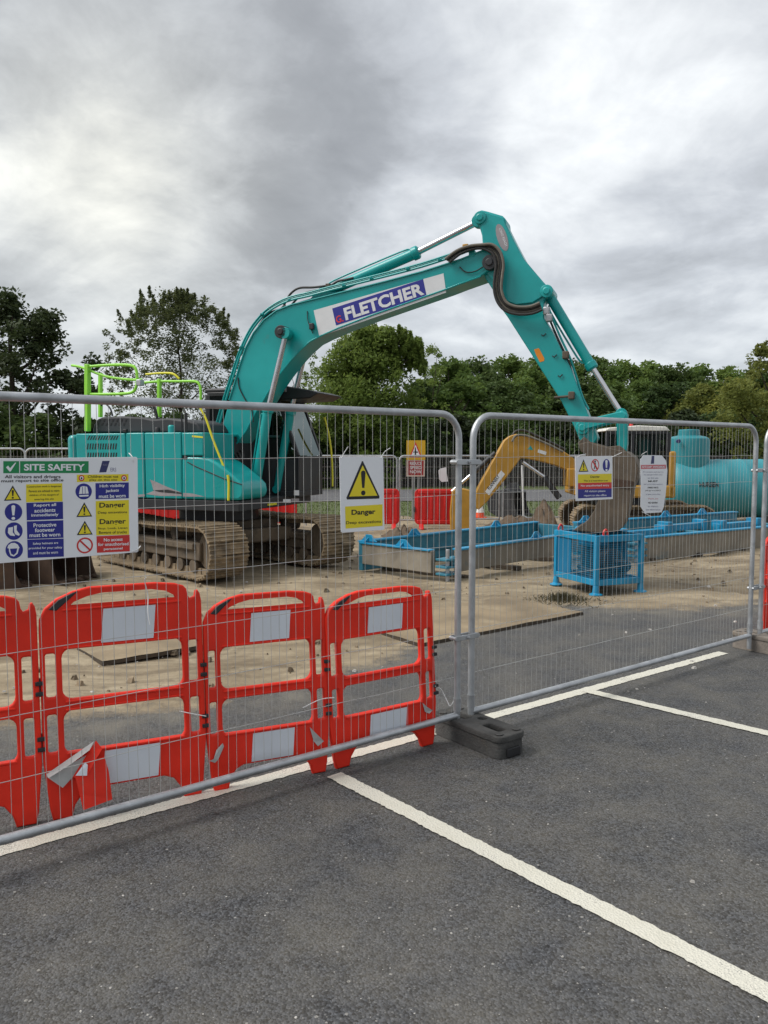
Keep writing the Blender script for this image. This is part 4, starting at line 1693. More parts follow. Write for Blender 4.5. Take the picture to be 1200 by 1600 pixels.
Z0, Z1 = hzz(300, 780), hzz(230, 676)
xR, xa, xb, xc, xd, xe = hx(103), hx(119), hx(197), hx(226), hx(284), hx(319)
# body inside the panels
lat_box('engine_bay', 'dark', xa + .01, xe - .03, -HY + .05, HY - .02, Z0 - .02, Z1 - .05, bevel=.02)
# counterweight with rounded tail
cw = []
for k in range(13):
    a = R(-90 - 180 * k / 12)
    cw.append((xa - .012 + (xa - xR) * 1.0 * math.cos(a) * (1.0 if True else 0) - .0, HY * math.sin(a)))
cw = []
for k in range(17):
    y = -HY + 2 * HY * k / 16
    cw.append((xa - .012 - (xa - xR) * (0.35 + .65 * math.cos((y / HY) * math.pi / 2)) if abs(y) < HY else xa - .012 - (xa - xR) * .62, y))
cw = [(xa - .012, -HY)] + [(xR + .08, -HY + .005), (xR + .02, -HY + .05)] + [(xR - .36 * math.cos((-HY + .12 + (2 * HY - .24) * k / 10) / HY * math.pi / 2), -HY + .12 + (2 * HY - .24) * k / 10) for k in range(11)] + [(xR + .02, HY - .05), (xR + .08, HY - .005), (xa - .012, HY)]
mb = MB()
mb.prism(cw, Z0 - .03, Z1 - .02, 'z')
mb.build('counterweight', M['teal'], ex, bevel=.09, seg=4)
# side doors with shut lines between them


def side_panel(name, x0, x1, z0, z1, y0=-HY, th=.05, parent=None, m='teal', bv=.018):
    mb = MB()
    mb.box(((x0 + x1) / 2, y0 + th / 2, (z0 + z1) / 2), (x1 - x0 - .014, th, z1 - z0))
    return mb.build(name, M[m], parent or ex, bevel=bv, seg=3)


d1 = side_panel('side_door', xa, xb, Z0, Z1 - .005)
d2 = side_panel('side_door', xb, xc, Z0, Z1)
d3 = side_panel('side_door', xc, xd, Z0, Z1)
d4 = side_panel('side_door', xd, xe, EXF.xz(300, 712, -HY)[1], Z1 - .005)
lat_box('hood_deck', 'teal', xa - .01, xe - .005, -HY + .03, HY, Z1 - .05, Z1 - .004, bevel=.02)
lat_box('front_bulkhead', 'teal', xe - .04, xe - .005, -HY + .02, -.36, Z0, Z1 - .02)
# grille slots
for py, x0p, x1p, h in ((684, 138, 186, 6.5), (697.5, 136, 184, 9.5), (712, 136, 184, 10)):
    for k in range(12):
        px = x0p + 2 + (x1p - x0p - 4) * k / 11
        xx = hx(px)
        z = hzz(px, py)
        hh = h / 1247 * 11.6
        mb = MB()
        sl = .016 if h < 9 else .006
        mb.prism([(xx - .013 - sl, z - hh / 2), (xx + .009 - sl, z - hh / 2), (xx + .013 + sl, z + hh / 2), (xx - .009 + sl, z + hh / 2)], -HY - .0025, -HY + .004)
        mb.build('grille_slot', M['ink'], d1, smooth=0)
# swoosh of grey vinyl along the doors
decal('grey_stripe', 'swoosh', [(228, 772), (240, 767), (237, 756), (234, 749), (244, 753), (262, 761), (282, 769), (284, 775), (250, 775)], -HY - .003, d3)
decal('grey_stripe', 'swoosh', [(214, 773), (226, 772), (226, 775.5), (214, 777)], -HY - .003, d2)
decal('dark_stripe', 'dark', [(238, 766), (262, 765), (284, 770), (284, 772), (250, 769)], -HY - .0045, d3)
decal('yellow_plate', 'yellow_rail', [(300, 680), (317, 682), (317, 684.5), (300, 683)], -HY - .003, d4)
for px, py in ((196, 673), (290, 716)):
    mb = MB()
    mb.box((0, 0, 0), (.06, .05, .05))
    mb.build('door_latch', M['black'], ex, bevel=.008).location = (hx(px), -HY + .02, hzz(px, py))
# tool box and step in front
TBX = [(284, 716), (292, 713.5), (310, 714), (326, 716), (340, 724), (358, 738), (372, 750), (379, 758), (381, 768), (379, 777), (373, 782), (284, 780)]
mb = MB()
mb.prism(outl(TBX, -HY), -HY - .003, -.50)
tb = mb.build('tool_box', M['teal'], ex, bevel=.035, seg=3)
decal('grey_stripe', 'swoosh', [(286, 770), (300, 771), (320, 776), (286, 776)], -HY - .0055, tb)
mb = MB()
mb.tube([ep(293, 722, -HY - .004), ep(306, 729, -HY - .004), ep(350, 748, -HY - .004), ep(378, 757, -HY - .004)], .008, 6)
mb.build('shut_line', M['ink'], tb)
for dx, dz in ((310, 722), (322, 724), (330, 727)):
    mb = MB()
    mb.lathe([(.03, 0), (.03, .03), (.018, .05)], n=12)
    c = ep(dx, dz, -HY + .2)
    mb.build('filler_cap', M['teal2'], tb, bevel=.004).location = (c[0], -HY + .22, c[2] - .02)
c = ep(363, 767, -HY)
mb = MB()
mb.box((c[0] + .14, -HY + .1, c[2] - .03), (.02, .14, .06))
mb.build('vent_slot', M['black'], tb)
# base skirt, slew ring, carbody
lat_box('base_skirt', 'dark', xa + .05, hx(372), -HY + .012, HY - .03, Z0 - .165, Z0 - .012, bevel=.012)
mb = MB()
mb.lathe([(.62, .74), (.62, .93)], n=28)
mb.build('slew_ring', M['black'], ex)
# engine hood
HOOD = [(143, 676), (146, 664), (151, 655), (160, 651.5), (190, 650), (224, 652), (238, 655), (262, 653), (294, 657), (308, 661), (314, 671), (315, 676)]
mb = MB()
mb.prism(outl(HOOD, -.98), -.98, .55)
hood = mb.build('engine_hood', M['hood'], ex, bevel=.03, seg=3)
for r_ in range(2):
    for k in range(7):
        px, py = 156 + k * 6.8 - r_ * 3, 657 + r_ * 6
        mb = MB()
        cxx, zz = EXF.xz(px, py, -.98)
        mb.prism([(cxx - .022, zz - .02), (cxx + .008, zz - .02), (cxx + .024, zz + .02), (cxx - .004, zz + .02)], -.9835, -.976)
        mb.build('hood_slot', M['ink'], hood, smooth=0)
mb = MB()
a = ep(250, 660, -.9)
mb.tube(smooth_path([ep(247, 664, -.9), ep(245, 650, -.9), ep(240, 634, -.9), ep(236, 628, -.9)]), .022, 10)
mb.build('exhaust_pipe', M['black'], ex)
mb = MB()
mb.tube(smooth_path([ep(158, 634, -.6), ep(163, 630, -.6), ep(172, 638, -.6), ep(176, 650, -.6)]), .014, 8)
mb.build('hood_grab_bar', M['hood'], ex)
for px, w_, h_ in ((268, .10, .10), (246, .08, .07)):
    mb = MB()
    c = ep(px, 671, -1.08)
    mb.lathe([(w_ * .5, 0), (w_ * .5, h_), (w_ * .35, h_ + .02)], n=14)
    mb.build('filler_cap', M['teal2' if px > 250 else 'black'], ex, bevel=.005).location = (c[0], -1.08, Z1 - .01)
for px in (290, 291.8, 284):
    mb = MB()
    mb.cyl(ep(px, 675, -1.05), ep(px, 645, -1.05), .012, n=8)
    mb.build('aerial', M['black'], ex)
# lime guard rails on top of the tail
LA = -1.05


def rail(name, pts, lat, r, m='lime'):
    mb = MB()
    mb.tube(smooth_path([ep(x, y, lat) for x, y in pts], 4), r, 10)
    return mb.build(name, M[m], ex)


def post(x, y0, y1, lat, w=.075):
    mb = MB()
    mb.bar(ep(x, y0, lat), ep(x, y1, lat), w, w * .75, (1, 0, 0))
    return mb.build('guard_post', M['lime'], ex, bevel=.008)


post(137, 569, 674, LA, .085)
post(157, 583, 652, -.35, .065)
post(249, 592, 652, -.60, .065)
rail('guard_rail', [(112, 571), (124, 573), (136, 577), (165, 588), (200, 593), (222, 593)], LA + .02, .019)
rail('guard_rail', [(139, 573), (160, 571), (185, 570), (204, 571), (212, 576), (214.5, 590), (213, 604), (208, 612), (196, 615), (165, 616), (141, 616)], LA, .022)
rail('guard_rail', [(225, 598), (250, 596), (280, 596), (303, 596), (311, 600), (313.5, 612), (313.5, 640)], -.6, .020)
rail('guard_rail', [(228, 585), (245, 583.5), (262, 583), (272, 585), (280, 592)], -.45, .018, 'yellow_rail')
mb = MB()
mb.box((0, 0, 0), (.08, .1, .09))
mb.build('mirror_bracket', M['galv'], ex, bevel=.01).location = ep(219, 598, LA)
rail('grab_rail', [(313, 638), (322, 655), (334, 690), (352, 735), (355.5, 742)], -1.12, .016, 'yellow_rail')
rail('grab_rail', [(356, 742), (357.5, 756), (357, 782)], -HY - .03, .018, 'yellow_rail')

# --- cab on the far side
CY0, CY1 = .33, 1.24
cab = lat_box('cab_floor', 'dark', -.45, 1.24, CY0, CY1, Z0 - .03, Z0 + .06)
cab_root = cab
zc0, zc1 = Z0 + .06, 2.72


def cbar(name, p, q, w, m='black', par=None):
    mb = MB()
    mb.bar(p, q, w, w, (0, 1, 0))
    return mb.build(name, M[m], par or ex, bevel=.012)


for y in (CY0 + .03, CY1 - .03):
    cbar('cab_pillar', (-.42, y, zc0), (-.38, y, zc1), .075)
    cbar('cab_pillar', (.30, y, zc0), (.30, y, zc1), .06)
    cbar('cab_pillar', (1.20, y, zc0), (1.22, y, zc0 + .55), .06)
    cbar('cab_pillar', (1.22, y, zc0 + .55), (.84, y, zc1), .06)
cbar('cab_rail', (-.4, CY0 + .03, zc1), (.84, CY0 + .03, zc1), .07)
cbar('cab_rail', (-.4, CY1 - .03, zc1), (.84, CY1 - .03, zc1), .07)
lat_box('cab_roof', 'black', -.45, .92, CY0, CY1, zc1 + .02, zc1 + .10, bevel=.03)
lat_box('cab_side_panel', 'dark', -.42, 1.20, CY0 + .01, CY0 + .04, zc0, zc0 + .50)
lat_box('cab_rear_panel', 'dark', -.44, -.40, CY0, CY1, zc0, zc1)
lat_box('cab_front_panel', 'dark', 1.20, 1.24, CY0, CY1, zc0, zc0 + .55)
mb = MB()
mb.add([(1.235, CY0 + .06, zc0 + .56), (1.235, CY1 - .06, zc0 + .56), (.86, CY1 - .06, zc1 - .03), (.86, CY0 + .06, zc1 - .03)], [(0, 1, 2, 3)])
mb.build('windscreen', M['glass'], ex, smooth=0)
mb = MB()
mb.add([(-.36, CY0 + .02, zc0 + .52), (1.16, CY0 + .02, zc0 + .52), (.82, CY0 + .02, zc1 - .04), (-.34, CY0 + .02, zc1 - .04)], [(0, 1, 2, 3)])
mb.build('side_window', M['glass'], ex, smooth=0)
mb = MB()
mb.add([(-.36, CY1 - .02, zc0 + .12), (1.16, CY1 - .02, zc0 + .52), (.82, CY1 - .02, zc1 - .04), (-.34, CY1 - .02, zc1 - .04)], [(0, 1, 2, 3)])
mb.build('side_window', M['glass'], ex, smooth=0)
# visor with lamps
mb = MB()
mb.prism([(.82, zc1 - .12), (1.45, zc1 - .10), (1.60, zc1 - .02), (1.42, zc1 + .03), (.82, zc1 + .14)], CY0 - .02, CY1 + .02)
vis = mb.build('sun_visor', M['black'], ex, bevel=.02)
for y in (.45, .68, .91):
    mb = MB()
    mb.lathe([(.055, 0), (.06, .05), (.05, .055)], axis='x', n=14)
    mb.build('work_lamp', M['galv'], vis, bevel=.005).location = (1.0, y - .14, zc1 + .06)
# seat
st_ = lat_box('seat', 'black', -.05, .45, .55, 1.0, zc0 + .35, zc0 + .48, bevel=.03)
mb = MB()
mb.bar((-.02, .78, zc0 + .45), (-.16, .78, zc0 + 1.15), .44, .1, (0, 1, 0))
mb.build('seat_back', M['black'], st_, bevel=.03)
rail('grab_rail', [(507, 652), (514, 680), (518, 710), (519.5, 740), (519.5, 760)], CY1 + .03, .016, 'yellow_rail')
for pts, m_ in (([(460, 766), (468, 766), (468, 774), (460, 774)], 'offwhite'), ([(443, 780), (455, 780), (455, 785.5), (443, 785.5)], 'offwhite'), ([(456, 779), (468, 779), (468, 784.5), (456, 784.5)], 'swoosh')):
    mb = MB()
    q = [EXF.loc(on_plane(x, y, EXF.o + EXF.f * 1.25, EXF.f)) for x, y in pts]
    mb.add([(1.2435, p.y, p.z) for p in q], [(0, 1, 2, 3)])
    mb.build('sticker', M[m_], ex, smooth=0)
lat_box('front_step', 'black', .55, 1.05, -.50, .30, Z0 - .16, Z0 - .05)
lat_box('step_edge', 'yellow_rail', 1.0, 1.08, -.35, -.1, Z0 - .13, Z0 - .10, bevel=.004)
lat_box('control_valve', 'dark', .2, .75, -.45, -.28, Z0, Z0 + .42)
lat_box('boom_bracket', 'teal', -.25, .35, -.33, -.26, Z0 - .03, EXF.xz(348, 690, -.3)[1], bevel=.02)
lat_box('boom_bracket', 'teal', -.25, .35, .26, .32, Z0 - .03, EXF.xz(348, 690, -.3)[1], bevel=.02)
for k in range(3):
    mb = MB()
    mb.tube(smooth_path([(.3, -.3 + .07 * k, Z0 + .2), (.55, -.32 + .08 * k, Z0 + .5 + .05 * k), (.35, -.28 + .08 * k, Z0 + .75), (.05, -.26 + .05 * k, Z0 + .8)], 5), .018, 8)
    mb.build('hydraulic_hose', M['rubber'], ex)

# --- undercarriage
TRA = R(-45) - EX_A
under = bpy.data.objects.new('undercarriage', None)
COL.objects.link(under)
under.parent = ex
mb = MB()
RT = Matrix.Rotation(TRA, 4, 'Z')
mb.box((0, 0, .58), (1.1, 1.5, .3), RT)
mb.box((.6, 0, .50), (.35, 1.7, .22), RT)
mb.box((-.6, 0, .50), (.35, 1.7, .22), RT)
mb.build('carbody', M['trackf'], ex, bevel=.03)
TL, TRR, GA, SW = 3.55, .345, .995, .62
bpy.data.objects.remove(under)


def shoe_mesh():
    mb = MB()
    p = .163
    mb.box((0, 0, 0), (p, SW, .022))
    for xx, h in ((-p / 2 + .016, .034), (0, .03), (p / 2 - .016, .034)):
        mb.prism([(xx - .014, .01), (xx + .014, .01), (xx + .008, h), (xx - .008, h)], -SW / 2, SW / 2)
    mb.box((0, -.09, -.05), (.15, .045, .085))
    mb.box((0, .09, -.05), (.15, .045, .085))
    return mb.mesh('track_shoe', M['track'])


SHOE = shoe_mesh()


def make_track(side):
    y0 = side * GA
    mb = MB()
    zc = .42
    x1 = TL / 2 - TRR - .04
    mb.box((0, y0, zc - .02), (2 * x1 - .3, .30, .26), RT)
    mb.box((0, y0 - .17 * 1, zc + .05), (2 * x1 - .5, .06, .10), RT)
    fr = mb.build('track_frame', M['trackf'], ex, bevel=.02)
    per = 2 * (2 * x1) + 2 * math.pi * (TRR)
    n = int(round(per / .171))
    for k in range(n):
        s_ = per * k / n
        if s_ < 2 * x1:
            x, z, a = -x1 + s_, zc + TRR, 0
            z -= .035 * math.sin(math.pi * s_ / (2 * x1)) ** 2
        elif s_ < 2 * x1 + math.pi * TRR:
            th = (s_ - 2 * x1) / TRR
            x, z, a = x1 + TRR * math.sin(th), zc + TRR * math.cos(th), th
        elif s_ < 4 * x1 + math.pi * TRR:
            q = s_ - 2 * x1 - math.pi * TRR
            x, z, a = x1 - q, zc - TRR, math.pi
        else:
            th = (s_ - 4 * x1 - math.pi * TRR) / TRR
            x, z, a = -x1 - TRR * math.sin(th), zc - TRR * math.cos(th), math.pi + th
        o = put('track_shoe', SHOE, fr)
        o.matrix_local = RT @ Matrix.Translation((x, y0, z)) @ Matrix.Rotation(a, 4, 'Y')
    for xx in (-x1, x1):
        mb = MB()
        prof = []
        mb.lathe([(.06, -.1), (.27, -.09), (.29, -.04), (.29, .04), (.27, .09), (.06, .1)], axis='y', n=26)
        o = mb.build('drive_sprocket' if xx < 0 else 'idler_wheel', M['trackf'], fr, bevel=.01)
        o.matrix_local = RT @ Matrix.Translation((xx, y0, zc))
    rl = MB()
    rl.lathe([(.05, -.14), (.09, -.14), (.09, -.1), (.075, -.09), (.075, .09), (.09, .1), (.09, .14), (.05, .14)], axis='y', n=16)
    me = rl.mesh('track_roller', M['trackf'])
    for k in range(7):
        o = put('track_roller', me, fr)
        o.matrix_local = RT @ Matrix.Translation((-x1 + .35 + k * (2 * x1 - .7) / 6, y0, .19))
    for k in range(2):
        o = put('carrier_roller', me, fr)
        o.matrix_local = RT @ Matrix.Translation((-.55 + k * 1.1, y0, .62))


make_track(-1)
make_track(1)


# ------------------------------------------------------------------ blue mesh cage under the bucket
def part(name, m, parent, fn, bevel=0, **kw):
    mb = MB()
    fn(mb)
    return mb.build(name, M[m], parent, bevel=bevel, **kw)


k0, kl, kr = gz(930, 931), gz(863, 913), gz(1005, 925)
kx = (kr - k0)
KW = kx.length
kx.normalize()
ky = Vector((-kx.y, kx.x, 0))
KD = .92
KH = .745
cage = thing('mesh_cage', 'bright blue steel cage with mesh sides standing on the sandy ground', 'cage', mat=basis(k0, kx, ky, Vector((0, 0, 1))))
zb_, zt_ = .12, KH
T_ = .055
for x in (T_ / 2, KW - T_ / 2):
    for y in (T_ / 2, KD - T_ / 2):
        part('corner_post', 'blue', cage, lambda mb: mb.box((x, y, (zb_ + zt_) / 2), (T_, T_, zt_ - zb_)), .005)
        part('foot', 'blue', cage, lambda mb: mb.lathe([(.085, 0), (.085, .015), (.045, .03), (.035, .12)], (x, y, 0), n=14), .003)
for z, h in ((zb_ + .035, .075), (zt_ - .04, .085)):
    for y in (T_ / 2, KD - T_ / 2):
        part('frame_rail', 'blue', cage, lambda mb: mb.box((KW / 2, y, z), (KW - 2 * T_, T_ * .9, h)), .005)
    for x in (T_ / 2, KW - T_ / 2):
        part('frame_rail', 'blue', cage, lambda mb: mb.box((x, KD / 2, z), (T_ * .9, KD - 2 * T_, h)), .005)


def wire_side(px, py, dx, dy, L, u0, u1):
    mb = MB()
    n = int((u1 - u0) * L / .028)
    for i in range(n + 1):
        u = (u0 + (u1 - u0) * i / n) * L
        mb.tube([(px + dx * u, py + dy * u, zb_ + .07), (px + dx * u, py + dy * u, zt_ - .08)], .0022, 4, False)
    z = zb_ + .09
    while z < zt_ - .09:
        mb.tube([(px + dx * u0 * L, py + dy * u0 * L, z), (px + dx * u1 * L, py + dy * u1 * L, z)], .0022, 4, False)
        z += .028
    o = mb.build('wire_side', M['blue'], cage, fix=False)
    o['kind'] = 'stuff'


wire_side(0, .02, 1, 0, KW, .06, .94)
wire_side(.02, 0, 0, 1, KD, .06, .62)
wire_side(0, KD - .02, 1, 0, KW, .06, .94)
part('side_sheet', 'cagepanel', cage, lambda mb: mb.box((.025, KD * .78, .43), (.012, KD * .34, .46)))
part('floor_sheet', 'cagepanel', cage, lambda mb: mb.box((KW / 2, KD / 2, .16), (KW - .06, KD - .06, .012)))
part('end_sheet', 'cagepanel', cage, lambda mb: mb.box((KW - .05, KD * .6, .40), (.012, KD * .6, .44)))
for x, y in ((.16, .03), (.05, .84)):
    part('red_shackle', 'signred', cage, lambda mb: mb.tube(smooth_path([(x - .03, y, zt_), (x - .03, y, zt_ + .04), (x, y, zt_ + .075), (x + .03, y, zt_ + .04), (x + .03, y, zt_)], 4), .013, 8))
# a black pump set inside the cage
pump = thing('caged_pump', 'dark blue and black pump set standing inside the mesh cage', 'pump', mat=basis(k0 + kx * KW * .5 + ky * KD * .5 + Vector((0, 0, .166)), kx, ky, Vector((0, 0, 1))))
part('skid', 'black', pump, lambda mb: mb.box((0, 0, .03), (.5, .55, .06)), .01)
part('engine_block', 'dark', pump, lambda mb: mb.box((.05, .08, .22), (.32, .30, .30)), .03)
part('flywheel_housing', 'black', pump, lambda mb: mb.lathe([(.10, -.27), (.16, -.26), (.16, -.14), (.12, -.10)], (.05, 0, .22), 'y', 20), .01)
part('fuel_tank', 'cagepanel', pump, lambda mb: mb.box((0, .1, .43), (.30, .26, .10)), .03)
part('suction_hose', 'rubber', pump, lambda mb: mb.tube(smooth_path([(.05, -.28, .22), (.2, -.36, .2), (.27, -.25, .1), (.2, -.1, .08), (-.1, -.3, .08), (-.24, -.2, .1), (-.22, .1, .12)], 6), .03, 10))


# ------------------------------------------------------------------ blue trench boxes
def trench_box(o, ex_, L, W, H, label, lugs, sink=.12, rise=.0, th=.085):
    ex_ = Vector(ex_).normalized()
    ey_ = Vector((-ex_.y, ex_.x, 0))
    t = thing('trench_box', label, 'trench box', mat=basis(o, ex_, ey_, Vector((0, 0, 1))), group='trench boxes lying on the site')
    part('long_wall', 'muddyblue', t, lambda mb: mb.box((L / 2 + .18, th / 2, H / 2 + sink / 2), (L - .36, th, H - sink)), .008)
    part('long_wall', 'bluesteel', t, lambda mb: mb.box((L / 2, W - th / 2, (H + rise) / 2 + .02), (L, th, H + rise)), .008)
    part('end_wall', 'muddyblue', t, lambda mb: mb.box((th / 2, W / 2 + .09, H / 2 + .06), (th, W - .2, H - .12)), .008)
    part('end_wall', 'bluesteel', t, lambda mb: mb.box((L - th / 2, W / 2, H / 2 + .03), (th, W - .2, H - .06)), .008)
    for y, x0, x1, up in ((th / 2, .36, L, 0), (W - th / 2, 0, L, rise + .02)):
        part('top_flange', 'blue', t, lambda mb: mb.box(((x0 + x1) / 2, y, H + up + .004), (x1 - x0, th + .05, .028)), .005)
    part('top_flange', 'blue', t, lambda mb: mb.box((th / 2, W / 2 + .09, H + .004), (th + .04, W - .24, .022)), .005)
    # corner strut of stacked plates and a screw jack
    for z in (.08, .18, .28):
        part('corner_plate', 'bluesteel', t, lambda mb: mb.box((.16, .02, z + .04), (.30, .20, .03)), .005)
    part('screw_jack', 'galv', t, lambda mb: mb.cyl((.10, -.02, .02), (.10, -.02, H + .03), .028, n=12), .004)
    part('jack_collar', 'bluesteel', t, lambda mb: mb.lathe([(.055, .24), (.055, .33), (.03, .36)], (.22, -.02, 0), n=14), .004)
    for z in (H * .5,):
        for y in (.0,):
            part('wall_rib', 'bluesteel', t, lambda mb: mb.box((L * .5, W - th - .012, z), (L - .3, .025, .05)), .005)
    for u, y, al in lugs:
        q = part('lifting_lug', 'blue', t, lambda mb: mb.prism([(-.17, 0), (.17, 0), (.12, .03), (.05, .10), (-.05, .10), (-.12, .03)], -.012, .012), .004)
        zl = H + .015 + (rise + .02 if y > W * .6 else 0)
        q.location = (u, y, zl)
        q.rotation_euler = (0, 0, 0 if al else R(90))
        q2 = part('lug_gusset', 'blue', t, lambda mb: mb.prism([(-.09, 0), (.09, 0), (0, .07)], -.01, .01), .003)
        q2.location = (u, y, zl)
        q2.rotation_euler = (0, 0, R(90) if al else 0)
    # timber blocking and a dark gap under the wall
    for x in np.linspace(.5, L - .4, 4):
        part('timber_bearer', 'plyedge', t, lambda mb: mb.box((x, W / 2, .03), (.12, W + .1, .06)), .006)
    return t


P1 = gz(690, 912)
tb1 = trench_box(P1, gz(860, 881) - P1, 4.7, 1.62, .43, 'long blue trench box with a brown muddy near wall, behind the middle fence posts',
                 ((.045, 1.45, False), (.045, .75, False), (2.35, .04, True), (3.6, .04, True), (1.2, 1.58, True), (3.4, 1.58, True)))
P2 = gz(985, 881)
tb2 = trench_box(P2, gz(1190, 858) - P2, 4.6, 1.25, .40, 'blue trench box with a grey muddy wall in front of the teal tank',
                 ((.25, 1.2, True), (1.1, 1.2, True), (2.4, 1.2, True), (3.5, 1.2, True)), sink=.02, rise=.15)
for x0_, x1_, y_, z_ in ((.2, 1.5, .5, .40), (1.7, 2.9, .75, .42), (3.0, 4.3, .55, .40)):
    part('spreader_beam', 'blue', tb2, lambda mb: (mb.box(((x0_ + x1_) / 2, y_, z_), (x1_ - x0_, .16, .12)), mb.box((x0_ + .1, y_, z_ + .02), (.14, .24, .2)), mb.box((x1_ - .1, y_, z_ + .02), (.14, .24, .2))), .008)
for x_ in (.5, 2.3, 4.0):
    part('cross_beam', 'bluesteel', tb2, lambda mb: mb.box((x_, .62, .29), (.14, 1.05, .16)), .008)
lettmb = MB()
q_ = [tb2.matrix_world.inverted() @ on_plane(x, y, P2 + Vector((-(gz(1190, 858) - P2).normalized().y, (gz(1190, 858) - P2).normalized().x, 0)) * 1.16, Vector((-(gz(1190, 858) - P2).normalized().y, (gz(1190, 858) - P2).normalized().x, 0))) for x, y in ((1126, 832), (1166, 828), (1126, 825), (1166, 821))]
add_text(lettmb, 'PROUDIN', lambda u, v: tuple((q_[0] * (1 - u) + q_[1] * u) * (1 - v) + (q_[2] * (1 - u) + q_[3] * u) * v), .02)
lettmb.build('lettering', M['navy'], tb2, smooth=0, fix=False)


# ------------------------------------------------------------------ boards laid on the ground
def ground_mat(c, e1, L1, L2, label, ang=0):
    c = Vector(c)
    e1 = Vector(e1).normalized()
    e2 = Vector((-e1.y, e1.x, 0))
    t = thing('ground_board', label, 'board', mat=basis(c, e1, e2, Vector((0, 0, 1))), group='boards laid on the sandy ground')
    rr = random.Random(int(L1 * 100))
    mb = MB()
    n = 8
    vs = []
    for j in range(n + 1):
        for i in range(n + 1):
            vs.append((L1 * i / n, L2 * j / n, .034 + rr.uniform(-.003, .004)))
    mb.add(vs, [(j * (n + 1) + i, j * (n + 1) + i + 1, (j + 1) * (n + 1) + i + 1, (j + 1) * (n + 1) + i) for j in range(n) for i in range(n)])
    mb.build('board_face', M['ply'], t, smooth=60)
    part('board_edge', 'plyedge', t, lambda mb: mb.box((L1 / 2, L2 / 2, .014), (L1 + .006, L2 + .006, .030)))


m0 = gz(160, 1040)
ground_mat(m0, gz(332, 1011) - m0, 1.25, .62, 'sandy board on the ground seen through the torn barrier')
m1 = gz(657, 1011)
ground_mat(m1, gz(905, 962) - m1, 2.35, 1.18, 'long sandy board on the ground beyond the middle fence posts')

# a tuft of dry weeds by the cage
rr = random.Random(9)
mb = MB()
wc = gz(878, 938)
for i in range(900):
    a = rr.random() * 6.28
    d_ = abs(rr.gauss(0, .22))
    p = wc + Vector((math.cos(a) * d_ * 1.2, math.sin(a) * d_, 0))
    h = rr.uniform(.03, .13) * max(.3, 1 - d_ * 2)
    q = p + Vector((rr.uniform(-.06, .06), rr.uniform(-.06, .06), h))
    w = Vector((rr.uniform(-.01, .01), rr.uniform(-.006, .006), 0))
    mb.add([p - w, p + w, q], [(0, 1, 2)])
tag(mb.build('weeds', leaf_mat('dry_weeds', (.075, .07, .04), (.14, .12, .07)), smooth=0, fix=False), 'small tuft of dry weeds in front of the blue cage', kind='stuff')


# clods and soil
mb = MB()
rr = random.Random(31)
for i in range(900):
    x, y = rr.uniform(-4.5, 8), rr.uniform(5.4, 14)
    if float(dirt_value(x, y)) < .62:
        continue
    r = .008 + .035 * rr.random() ** 3
    vs = []
    for j in range(5):
        a = 2 * math.pi * j / 5
        q = r * rr.uniform(.7, 1.3)
        vs.append((x + q * math.cos(a), y + q * math.sin(a), -.005))
    for j in range(5):
        a = 2 * math.pi * j / 5 + .4
        q = r * rr.uniform(.4, .8)
        vs.append((x + q * math.cos(a), y + q * math.sin(a), r * rr.uniform(.6, 1.1)))
    mb.add(vs, [(j, (j + 1) % 5, 5 + (j + 1) % 5, 5 + j) for j in range(5)] + [(5, 6, 7, 8, 9)])
tag(mb.build('soil_clods', material('sandy_clod', (.22, .17, .11), .95, 0, .3, 9, island=.5), smooth=0), 'small brown clods and stones strewn over the sandy ground', kind='stuff')
def heap(px0, px1, ptop, pbase, name, label, m='soil', deep=1.6, seed=1, group=None):
    a, b = gz(px0, pbase), gz(px1, pbase)
    c = (a + b) / 2
    rx, ry = (b - a).length / 2, deep / 2
    top = at_y((px0 + px1) / 2, ptop, c.y + ry * .4).z
    rs = random.Random(seed)
    n, k = 40, 12
    vs, f_ = [], []
    ph = [(rs.uniform(2, 14), rs.uniform(0, 6.28), rs.uniform(.02, .09)) for _ in range(10)]
    for j in range(k + 1):
        for i in range(n):
            an = 2 * math.pi * i / n
            r = (j / k)
            wob = 1 + sum(q * math.sin(round(w) * an + p) for w, p, q in ph[:5]) * .6
            x, y = rx * r * math.cos(an) * wob, ry * r * math.sin(an) * wob
            h = top * (math.cos(r * math.pi) * .5 + .5) ** .8
            h *= 1 + sum(q * 2.2 * math.sin(w * (x / rx) * 1.7 + p + y * 3) for w, p, q in ph[5:])
            h += rs.uniform(-.03, .03) * (1 - r)
            vs.append((x, y, max(h, 0) - .03 * (j == k)))
    for j in range(k):
        for i in range(n):
            i2 = (i + 1) % n
            f_.append((j * n + i, j * n + i2, (j + 1) * n + i2, (j + 1) * n + i))
    mb = MB()
    mb.add(vs, f_)
    o = mb.build(name, M[m], smooth=60)
    o.location = (c.x, c.y + ry, 0)
    return tag(o, label, 'soil heap', group)


heap(752, 892, 812, 833, 'soil_heap', 'low heap of dug brown soil on the green verge left of the yellow digger', seed=4, deep=2.2)
heap(596, 668, 826, 846, 'soil_heap', 'dark brown soil heap below the far red barriers', seed=6, deep=1.6)
heap(838, 888, 790, 828, 'soil_heap', 'darker mound of soil beside the yellow digger\'s tracks', seed=8, deep=2.0)


